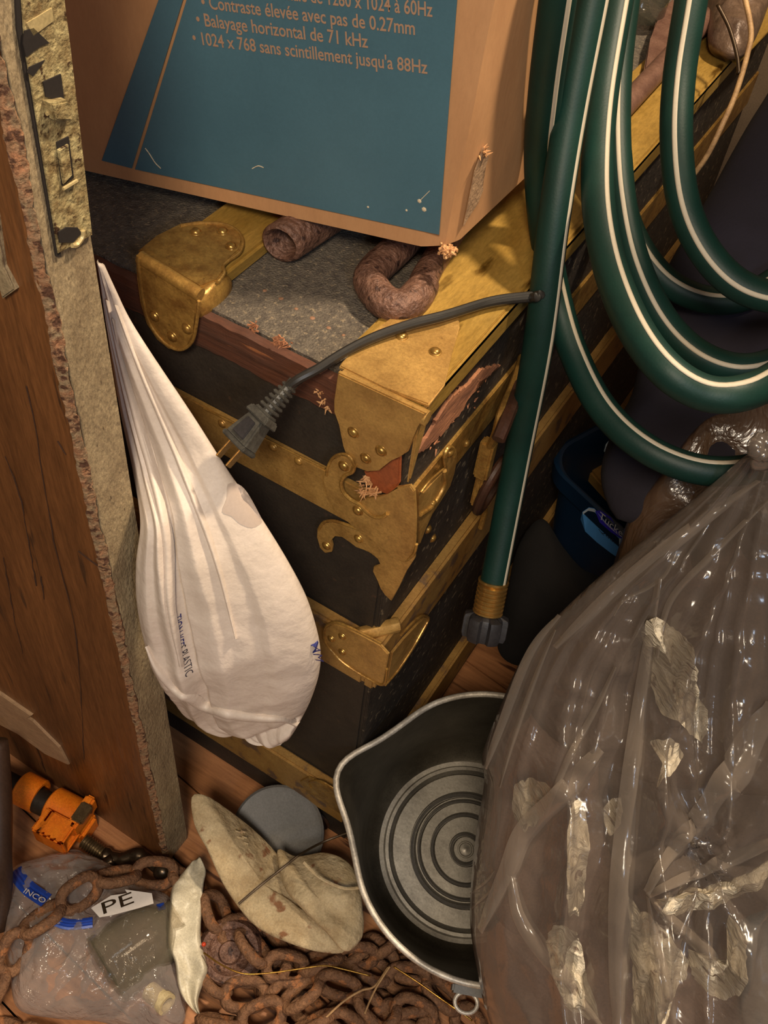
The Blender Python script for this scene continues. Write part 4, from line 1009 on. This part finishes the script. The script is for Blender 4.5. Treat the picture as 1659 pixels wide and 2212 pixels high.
def glint(px, t, label, seed):  # reflections of the crinkled film, painted as thin pale sheets
    """thin crackled sheet with a jagged outline"""
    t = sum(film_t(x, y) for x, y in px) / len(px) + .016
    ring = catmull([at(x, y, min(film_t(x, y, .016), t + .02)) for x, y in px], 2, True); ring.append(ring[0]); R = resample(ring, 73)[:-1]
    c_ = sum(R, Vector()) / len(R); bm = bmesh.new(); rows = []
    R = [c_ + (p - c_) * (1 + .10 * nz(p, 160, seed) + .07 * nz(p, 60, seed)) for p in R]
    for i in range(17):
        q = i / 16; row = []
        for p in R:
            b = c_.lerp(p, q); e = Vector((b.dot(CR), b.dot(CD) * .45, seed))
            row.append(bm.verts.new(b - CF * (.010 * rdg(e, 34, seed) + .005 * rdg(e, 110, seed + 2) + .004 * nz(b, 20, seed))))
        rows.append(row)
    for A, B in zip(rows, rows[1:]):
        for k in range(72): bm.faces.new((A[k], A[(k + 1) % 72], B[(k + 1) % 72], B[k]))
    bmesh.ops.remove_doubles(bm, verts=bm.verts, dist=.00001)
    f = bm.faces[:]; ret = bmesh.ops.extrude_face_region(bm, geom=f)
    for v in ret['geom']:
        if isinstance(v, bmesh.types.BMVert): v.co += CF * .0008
    tag(obj('film_glint', bm, M_glint, None, True, 20), label, 'glint')
glint([(1395, 1330), (1440, 1345), (1500, 1400), (1500, 1500), (1525, 1530), (1512, 1595), (1460, 1560), (1410, 1520), (1385, 1400)], .80, 'crinkled pale painted reflection near the top of the clear sack', 3)
glint([(1235, 1725), (1262, 1745), (1268, 1820), (1260, 1900), (1250, 1960), (1225, 1975), (1222, 1860), (1222, 1790)], .83, 'narrow upright beige strip painted as a film reflection in the clear sack', 4)
glint([(1350, 1930), (1380, 1960), (1480, 2060), (1450, 2150), (1420, 2212), (1360, 2212), (1360, 2080)], .85, 'wide beige sheet painted as a film reflection low in the clear sack', 6)
glint([(1180, 2010), (1240, 2000), (1262, 2100), (1290, 2190), (1240, 2180), (1195, 2110)], .88, 'small beige painted reflection at the lower left of the clear sack', 7)
glint([(1400, 1940), (1480, 1915), (1600, 1880), (1680, 1840), (1680, 1880), (1580, 1930), (1470, 1975)], .82, 'long pale painted reflection running to the right in the clear sack', 11)
glint([(1400, 1600), (1440, 1590), (1470, 1625), (1430, 1680), (1415, 1700), (1420, 1640)], .8, 'little grey-beige painted reflection just below the upper pale one in the clear sack', 14)
glint([(1110, 1690), (1150, 1680), (1190, 1700), (1175, 1760), (1130, 1790), (1105, 1750)], .8, 'crinkled beige painted reflection near the left edge of the clear sack', 15)
glint([(1300, 1740), (1335, 1715), (1330, 1780), (1310, 1800)], .8, 'tiny bright painted reflection right of the narrow beige strip in the clear sack', 16)
lump('grey_cloth', [(1600, 1990), (1750, 1950), (1950, 2050), (1900, 2330), (1650, 2280), (1600, 2150)], .95, .02, .03, M_greydisc, 'blue-grey cloth at the lower right inside the clear sack', 'cloth', 19)
glint([(1480, 2040), (1560, 2060), (1575, 1980), (1610, 2030), (1600, 2110), (1560, 2150), (1500, 2120)], .83, 'pale rounded painted reflection at the lower right of the clear sack', 12)

# ------------------------------------------------------------------ canvas thing, disc
cvb = empty('canvas_cap', at(600, 1900, 1.2), 'soiled cream canvas cap lying crumpled between the trunk and the pot', 'cap')
tC = 1.21
ring = [at(x, y, t) for x, y, t in ((414, 1722, 1.21), (440, 1717, 1.21), (480, 1740, 1.22), (545, 1790, 1.23), (590, 1835, 1.23), (625, 1880, 1.22), (680, 1960, 1.2), (740, 2010, 1.18), (745, 2055, 1.16), (690, 2056, 1.16), (620, 2035, 1.16), (560, 2005, 1.16), (520, 1965, 1.17), (480, 1905, 1.18), (448, 1835, 1.19), (420, 1780, 1.20))]
pillow('brim', ring, -CF, .012, .006, M_canvasbag, cvb, lambda b, q, k, s: .007 * nz(b, 16, 2) + .004 * rdg(b, 30, 4) + .0008 * nz(b, 120), 20, 110, 3)
ring = [at(x, y, t) for x, y, t in ((600, 1835, 1.21), (640, 1850, 1.21), (700, 1842, 1.21), (745, 1858, 1.2), (774, 1895, 1.19), (782, 1950, 1.17), (786, 2005, 1.16), (775, 2035, 1.15), (745, 2052, 1.14), (705, 2010, 1.15), (660, 1965, 1.17), (622, 1925, 1.18), (608, 1890, 1.19))]
crown = pillow('crown', ring, -CF, .030, .01, M_canvasbag, cvb, lambda b, q, k, s: .007 * nz(b, 20, 6) + .007 * rdg(b, 24, 9) - .004, 20, 110, 2.4)
bm = bmesh.new(); tube(bm, catmull([at(x, y, 1.145) for x, y in ((655, 1862, ), (690, 1895), (740, 1918), (775, 1918))], 6), .0018, 6); obj('seam', bm, M_canvasbag, cvb, True)
bm = bmesh.new()
for k in range(9):
    x, y = 508 + k * 3.2, 1795 + k * 12.5
    for e in range(3):
        p = at(x + e * 6, y + (e % 2) * 2, 1.197); tube(bm, [p, p + CR * .0055 + CD * .002], .0012, 4)
tag(obj('embossed_lettering', bm, M_canvasbag, cvb), kind='stuff')
bm = bmesh.new(); P = resample(catmull([at(x, y, t) for x, y, t in ((515, 1953, 1.155), (560, 1915, 1.165), (612, 1874, 1.17), (648, 1846, 1.18), (700, 1818, 1.2), (760, 1796, 1.2))], 6), 40); tube(bm, P, .0014, 6)
tag(obj('dark_wire', bm, M_wire, None, True), 'short dark wire lying across the canvas cap', 'wire')
bm = bmesh.new(); pd = at(600, 1800, 1.275); dn = (Vector((0, -.35, .9)) - CF * .3).normalized()
lathe(bm, [(0, -.004), (.056, -.004), (.060, -.002), (.060, .002), (.057, .004), (.05, .0025), (0, .0025)], pd, dn, 48)
tag(obj('grey_disc', bm, M_greydisc, None, True, 30), 'grey plastic disc leaning between the trunk base and the canvas cap', 'disc')

# ------------------------------------------------------------------ clamp
zc = .040
a0 = on(2, zc, -60, 1655); a1 = on(2, zc, 160, 1768); cdir = (a1 - a0).normalized()
cl = empty('pipe_clamp', on(2, 0, 120, 1760), 'orange pipe clamp with black pipe and threaded screw at the foot of the door', 'clamp')
a0 = a1 - cdir * .30
bm = bmesh.new(); tube(bm, [a0, a1], .0165, 20); obj('pipe', bm, M_pipe, cl, True, 40)
cs = cdir.cross(Vector((0, 0, 1))).normalized(); cu = cs.cross(cdir).normalized()
CM = Matrix((cdir, cs, cu)).transposed()
def ringbody(bm, o, l0, l1, ri, ro, seg=28):
    lathe(bm, [(ri, l0), (ro - .002, l0), (ro, l0 + .002), (ro, l1 - .002), (ro - .002, l1), (ri, l1), (ri, l0)], o, cdir, seg)
rp = on(2, zc, 68, 1712)
bm = bmesh.new(); ringbody(bm, rp, -.016, .014, .0168, .0225); box(bm, (-.016, -.008, -.040), (.002, .008, -.016), .003, CM, rp); obj('tail_stop', bm, M_orange, cl, True, 35)
hp = on(2, zc, 140, 1752)
bm = bmesh.new(); ringbody(bm, hp, -.020, .030, .0168, .0240)
box(bm, (.022, -.024, .004), (.036, .024, .030), .003, CM, hp); box(bm, (-.014, -.017, -.040), (.036, .017, -.012), .004, CM, hp)
lat = cs if cs.dot(CD) > 0 else -cs
CM2 = Matrix((cdir, lat, cu if cdir.cross(lat).dot(cu) > 0 else -cu)).transposed()
box(bm, (-.012, .014, -.030), (.034, .046, -.024), .002, CM2, hp); box(bm, (-.012, .014, .000), (.034, .046, .006), .002, CM2, hp); box(bm, (-.012, .040, -.030), (.034, .046, .006), .002, CM2, hp); box(bm, (-.012, .014, -.030), (.004, .046, .006), .002, CM2, hp)
obj('clamp_head', bm, M_orange, cl, True, 35)
bm = bmesh.new(); box(bm, (.024, -.012, .024), (.040, .014, .034), .002, CM, hp); obj('jaw_face', bm, M_thread, cl, True, 30)
s0 = on(2, .020, 180, 1815); s1 = on(2, .014, 232, 1852); sd_ = (s1 - s0).normalized()
bm = bmesh.new(); prof = [(0, 0)]
L_ = (s1 - s0).length
n_ = 11
for k in range(n_): prof += [(.0078, L_ * k / n_), (.0100, L_ * (k + .3) / n_), (.0100, L_ * (k + .5) / n_), (.0078, L_ * (k + .8) / n_)]
prof += [(0, L_)]
lathe(bm, prof, s0, sd_, 20); obj('screw', bm, M_thread, cl, True, 40)
bm = bmesh.new()
tube(bm, catmull([on(2, z, x, y) for x, y, z in ((226, 1848, .014), (246, 1854, .016), (268, 1856, .018), (292, 1848, .022), (312, 1852, .026), (330, 1868, .026), (346, 1880, .026))], 5), [.011] * 3 + [.0085] * 6 + [.0095] * 6 + [.010] * 4 + [.0075] * 5 + [.007] * 5 + [.006] * 2, 12)
b2 = bmesh.new(); bmesh.ops.create_icosphere(b2, subdivisions=3, radius=.0125)
for v in b2.verts: v.co += on(2, .026, 352, 1882)
join(bm, b2)
obj('crank_handle', bm, M_steel, cl, True, None)
bm = bmesh.new(); tube(bm, catmull([on(2, z, x, y) for x, y, z in ((162, 1866, .014), (180, 1876, .014), (215, 1872, .016), (245, 1858, .018))], 5), [.003, .006, .008, .0085] + [.009] * 12, 10); obj('wing_lever', bm, M_steel, cl, True, None)

# ------------------------------------------------------------------ chain
def link_mesh(L=.060, W=.043, r=.0068, ns=8, nl=26):
    bm = bmesh.new(); P = []; R_ = W / 2 - r; hl = L / 2 - W / 2
    for k in range(nl):
        a = 2 * math.pi * k / nl; x = R_ * math.cos(a) + 0; y = R_ * math.sin(a)
        P.append(Vector((x + (hl if x > 0 else -hl) * min(1, abs(x) / R_ * 2.2), y, 0)))
    tube(bm, P, r, ns, True)
    for v in bm.verts: v.co += Vector((nz(v.co, 140), nz(v.co, 140, 2), nz(v.co, 140, 3))) * .0008
    me = bpy.data.meshes.new('link'); bm.to_mesh(me); bm.free()
    for p in me.polygons: p.use_smooth = True
    me.materials.append(M_chain); return me
LM_ = link_mesh()
def chain(root, path, pitch=.0455, roll0=0, jit=.15, tiltz=.0):
    P = catmull(path, 12); Ltot = sum((b - a).length for a, b in zip(P, P[1:])); n = max(2, int(Ltot / pitch)); Q = resample(P, n + 1)
    base = Vector(root.location)
    for i in range(n):
        m = (Q[i] + Q[i + 1]) / 2; T = (Q[i + 1] - Q[i]).normalized()
        up = Vector((0, 0, 1)); S_ = up.cross(T).normalized(); U = T.cross(S_)
        roll = roll0 + (.75 if i % 2 else -.75) + random.uniform(-jit, jit)
        Y_ = S_ * math.cos(roll) + U * math.sin(roll); Z_ = T.cross(Y_)
        o = bpy.data.objects.new('link', LM_); COL.objects.link(o); o.parent = root
        mt = Matrix((T, Y_, Z_)).transposed().to_4x4(); mt.translation = m - base; o.matrix_basis = mt
ch1 = empty('rusty_chain', on(2, 0, 150, 1950), 'strand of heavy rusty chain draped over the blue-zipped bag at the lower left', 'chain')
chain(ch1, pitch=.0435, path=[on(2, z, x, y) for x, y, z in ((-30, 2185, .03), (8, 2120, .05), (25, 2040, .075), (85, 1990, .084), (150, 1945, .086), (205, 1905, .082), (270, 1890, .07), (335, 1880, .05), (400, 1898, .05), (440, 1930, .03))])
ch2 = empty('rusty_chain', on(2, 0, 650, 2080), 'heaped heavy rusty chain covering the floor in front of the canvas cap', 'chain')
def heap(pts): chain(ch2, [on(2, z, x, y) for x, y, z in pts], jit=.5)
heap([(455, 1930, .05), (470, 1990, .05), (500, 2030, .05), (560, 2010, .035), (610, 2060, .03), (590, 2130, .04), (540, 2160, .04), (470, 2140, .04), (440, 2080, .03)])
heap([(520, 2010, .055), (570, 2080, .055), (640, 2110, .05), (700, 2060, .035), (760, 2080, .04), (820, 2060, .03), (870, 2010, .02)])
heap([(430, 2200, .03), (500, 2220, .04), (580, 2190, .045), (650, 2160, .05), (700, 2110, .055), (760, 2130, .05), (800, 2190, .04), (860, 2220, .03), (930, 2200, .03)])
heap([(620, 2060, .02), (670, 2020, .02), (740, 2060, .02), (830, 2110, .02), (900, 2110, .03), (960, 2150, .02), (1010, 2200, .02), (1040, 2260, .02)])
heap([(450, 2260, .02), (540, 2270, .02), (640, 2230, .04), (720, 2190, .05), (780, 2240, .03), (880, 2160, .045), (940, 2230, .03), (900, 2290, .02)])
heap([(480, 2090, .015), (560, 2120, .015), (640, 2160, .015), (720, 2220, .015), (800, 2140, .015), (880, 2240, .015), (980, 2260, .015)])
heap([(500, 1990, .02), (560, 2050, .015), (630, 2010, .015), (700, 2110, .015), (790, 2030, .012), (850, 2090, .012), (930, 2100, .012), (990, 2170, .012)])
heap([(-60, 2230, .012), (10, 2215, .012), (60, 2235, .012), (140, 2260, .012), (230, 2270, .012), (330, 2290, .012), (440, 2250, .012)])
# rusty disc among the links
bm = bmesh.new(); lathe(bm, [(0, .006), (.012, .006), (.014, .002), (.022, .004), (.026, .009), (.034, .009), (.038, .003), (.040, -.002), (0, -.002)], on(2, .045, 497, 2058), Vector((.1, -.2, 1)), 36)
tag(obj('rusty_disc', bm, M_rust, None, True, 40), 'round rusty iron disc with ridges lying on the chain heap', 'disc')

# wires over the chain
def wire(name, pts, r, m, label, cat):
    bm = bmesh.new(); tube(bm, resample(catmull([on(2, z, x, y) for x, y, z in pts], 6), 50), r, 6); tag(obj(name, bm, m, None, True, None), label, cat)
wire('brass_wire', ((440, 2058, .075), (480, 2085, .078), (525, 2103, .078), (580, 2102, .078), (640, 2094, .078), (700, 2086, .078), (735, 2092, .075), (800, 2108, .072)), .0011, M_goldwire, 'thin brass wire lying across the chain heap', 'wire')
wire('straw', ((690, 2212, .06), (740, 2165, .07), (780, 2140, .072), (810, 2130, .072), (838, 2090, .075)), .0014, M_straw, 'curved pale straw over the chain, at the bottom edge', 'straw')
wire('twig', ((788, 2190, .07), (800, 2160, .072), (815, 2130, .074), (842, 2088, .076)), .0013, M_straw, 'short pale twig standing out of the chain heap', 'twig')
wire('gold_wire', ((850, 2088, .08), (900, 2120, .08), (945, 2152, .078), (985, 2180, .078), (1020, 2205, .075)), .0012, M_goldwire, 'shiny gold wire running toward the clear sack', 'wire')

# ------------------------------------------------------------------ zip bag with jar, cream strip
zb = empty('zip_bag', on(2, 0, 200, 2060), 'clear plastic bag with blue zip lying in the lower left under the chain', 'bag')
ring = [on(2, .03, x, y) for x, y in ((25, 1885), (70, 1860), (180, 1845), (320, 1915), (372, 1945), (380, 2010), (385, 2080), (400, 2150), (390, 2215), (290, 2225), (210, 2206), (120, 2200), (40, 2180), (22, 2110), (8, 2010), (12, 1940))]
ZF = pillow('bag_film', ring, Vector((0, 0, 1)), .042, .022, M_film2, zb, lambda b, q, k, s: .008 * nz(b, 18, 5) + .010 * rdg(b + Vector((0, 0, b.x * 2)), 22, 3) + .006 * rdg(Vector((b.x - b.y, b.x + b.y, 0)) , 60, 3) * .6 + .002 * nz(b, 90), 40, 170, 2.6)
zfb = bvh_of(ZF)
def zp(x, y, lift=.003):
    h = zfb.ray_cast(CAM, ray(x, y).normalized())[0]
    return h + (CAM - h).normalized() * lift if h is not None else on(2, .05, x, y)
def band(pts, w_, m, name, z=.06):
    bm = bmesh.new(); P = resample(catmull([zp(x, y) for x, y, zz in pts], 6), 30); prev = None
    for i, p in enumerate(P):
        T = (P[min(i + 1, 29)] - P[max(i - 1, 0)]).normalized(); S_ = T.cross(Vector((0, 0, 1))).normalized()
        row = [bm.verts.new(p + S_ * s * w_ + Vector((0, 0, h_))) for s, h_ in ((-1, 0), (-.5, .0012), (-.25, -.0004), (0, .0012), (.25, -.0004), (.6, .0012), (1, 0), (1, -.0015), (-1, -.0015))]
        if prev:
            for a in range(9): bm.faces.new((prev[a], prev[(a + 1) % 9], row[(a + 1) % 9], row[a]))
        else: bm.faces.new(row)
        prev = row
    bm.faces.new(prev[::-1]); return obj(name, bm, m, zb, True, 30)
band(((32, 1880, .070), (45, 1900, .072), (66, 1922, .074), (100, 1945, .075)), .0085, M_zip, 'zip_strip')
band(((110, 1985, .078), (150, 1997, .078), (200, 1992, .078)), .006, M_zip, 'zip_strip')
band(((340, 1960, .05), (356, 1956, .05)), .004, M_zip, 'zip_strip')
bm = bmesh.new(); zl = max(zp(x, y).z for x, y in ((197, 1962), (240, 1935), (328, 1930), (300, 1962), (215, 1982), (260, 1955))) + .001
P0 = [on(2, zl, x, y) for x, y in ((197, 1962), (240, 1935), (275, 1930), (270, 1922), (328, 1930), (332, 1952), (300, 1962), (240, 1978), (215, 1982))]
prism(bm, P0, (0, 0, 1), .001); lbz = obj('bag_label', bm, M_zip2, zb)
text_on('label_print', 'PE', on(2, zl + .0014, 224, 1975), on(2, zl + .0014, 290, 1950), Vector((0, 1, 0)), M_wire, zb, .014)
text_on('label_print', 'INCO', zp(50, 1928, .0062), zp(94, 1952, .0062), Vector((0, 1, 0)), M_zip2, zb, .006)
bm = bmesh.new(); text = None
jar = empty('clear_jar', on(2, .03, 290, 2080), 'clear plastic jar lying inside the blue-zipped bag', 'jar')
j0 = on(2, .048, 222, 2100); j1 = on(2, .052, 350, 2005); jd = (j1 - j0).normalized()
bm = bmesh.new(); lathe(bm, [(0, 0), (.038, 0), (.044, .004), (.044, .058), (.040, .074), (.022, .090), (.022, .102), (.0205, .102), (.0205, .088), (.038, .072), (.042, .057), (.042, .005), (0, .005)], j0, jd, 40); obj('jar_body', bm, M_jar, jar, True, 40)
bm = bmesh.new(); lathe(bm, [(0, .006), (.041, .006), (.041, .007), (0, .014)], j0, jd, 30); obj('jar_base', bm, M_glass, jar, True, 40)
bm = bmesh.new(); k0 = on(2, .05, 322, 2140); kd = (on(2, .056, 350, 2162) - k0).normalized()
lathe(bm, [(.0078, .0), (.0105, .0), (.0110, .002), (.0110, .022), (.0125, .0225), (.0125, .030), (.0085, .030), (.0078, .0)], k0, kd, 28)
tag(obj('cream_pipe_fitting', bm, M_cream, None, True, 35), 'short cream plastic pipe fitting with an open end at the bottom left', 'fitting')
# cream glove-like strip
Ls = [on(2, z, x, y) for x, y, z in ((415, 1862, .05), (392, 1888, .05), (372, 1915, .055), (366, 1970, .06), (364, 2040, .06), (378, 2080, .06), (385, 2130, .05), (398, 2160, .05), (425, 2190, .05))]
Rs = [on(2, z, x, y) for x, y, z in ((432, 1850, .05), (445, 1880, .05), (440, 1910, .055), (436, 1960, .06), (434, 2030, .06), (448, 2090, .06), (440, 2120, .05), (428, 2160, .05), (432, 2190, .05))]
tag(strip('plastic_strip', Ls, Rs, Vector((.1, -.2, 1)), .007, .006, M_strip, None, lambda u, v, b, s: .005 * nz(b, 30, 3) + .003 * rdg(b, 45, 2) + .005 * math.sin(u * 6 + v * 3), 30, 70, .6), 'crumpled cream plastic strip between the zip bag and the chain heap', 'plastic')
bm = bmesh.new(); b2 = bmesh.new(); bmesh.ops.create_icosphere(b2, subdivisions=2, radius=.0028)
for v in b2.verts: v.co += on(2, .07, 440, 2040)
join(bm, b2); tag(obj('red_bead', bm, surf('red_plastic', (190, 60, 30), None, 20, .3, bump=0), None, True), 'tiny red bead at the edge of the cream plastic strip', 'bead')
# crumpled foil wrapper behind
ring = [on(2, .022, x, y) for x, y in ((88, 1900), (130, 1845), (175, 1838), (200, 1880), (160, 1925), (105, 1945))]
tag(pillow('foil_wrapper', ring, Vector((0, 0, 1)), .012, .01, M_film2, None, lambda b, q, k, s: .008 * nz(b, 40, 5) + .004 * rdg(b, 60, 3)), 'crumpled shiny wrapper under the clamp screw', 'wrapper')

# ------------------------------------------------------------------ dark post at the left edge
bm = bmesh.new()
tube(bm, catmull([at(-6, 1600, 1.16), at(-4, 1720, 1.17), at(-2, 1850, 1.17), at(8, 1920, 1.18), at(-4, 2010, 1.18)], 6), [.012 + .004 * math.sin(i * .2) for i in range(25)], 16)
tag(obj('wooden_leg', bm, M_darkthing, None, True, None), 'dark brown turned wooden leg at the left edge of the picture', 'leg')

# ------------------------------------------------------------------ clutter on the far end of the trunk
bm = bmesh.new(); b2 = bmesh.new()
ring = [on(2, .826, x, y) for x, y in ((1525, -30), (1530, 40), (1535, 95), (1590, 120), (1622, 100), (1650, 40), (1665, -20), (1640, -60))]
tag(pillow('crumpled_foil', ring, Vector((0, 0, 1)), .03, .018, M_grey, None, lambda b, q, k, s: .012 * nz(b, 30, 5) + .008 * rdg(b, 50, 3)), 'crumpled brown-grey foil bundle on the far end of the trunk', 'foil')
bm = bmesh.new(); lathe(bm, [(0, 0), (.022, 0), (.025, .004), (.025, .06), (.012, .08), (.012, .1), (0, .1)], on(2, .8105, 1385, 40), Vector((.0, .1, 1)), 32)
tag(obj('glass_bottle', bm, M_glass, None, True, 40), 'small dusty glass bottle standing on the trunk between the hose runs', 'bottle')
bm = bmesh.new(); tube(bm, resample([on(2, .8215, 1330, 250), on(2, .8215, 1470, 100), on(2, .8215, 1560, 10)], 20), .011, 16)
tag(obj('iron_rod', bm, M_ironbar, None, True, 40), 'smooth brown iron rod lying along the brass strip behind the hose', 'rod')
bm = bmesh.new(); prism(bm, [on(2, .8105, x, y) for x, y in ((1380, 200), (1448, 130), (1470, 60), (1450, 10), (1420, 40), (1400, 100))], (0, 0, 1), .008, .002)
tag(obj('iron_plate', bm, M_ironbar), 'flat brown iron plate lying on the trunk behind the hose', 'plate')
bm = bmesh.new(); tube(bm, resample(catmull([at(x, y, t) for x, y, t in ((1600, -40, 1.0), (1622, 60, 1.0), (1615, 115, 1.0), (1590, 200, 1.0), (1560, 270, 1.0), (1525, 340, 1.02), (1480, 400, 1.05))], 6), 50), .0028, 8)
tag(obj('white_string', bm, M_straw, None, True, None), 'grubby white string hanging off the far corner of the trunk', 'string')
bm = bmesh.new(); tube(bm, resample(catmull([at(x, y, t) for x, y, t in ((1550, 10, 1.0), (1575, 60, 1.0), (1592, 120, 1.0), (1596, 160, 1.0))], 6), 30), .0020, 8)
tag(obj('thin_cable', bm, M_wire, None, True, None), 'thin dark cable crossing the far corner of the trunk', 'cable')
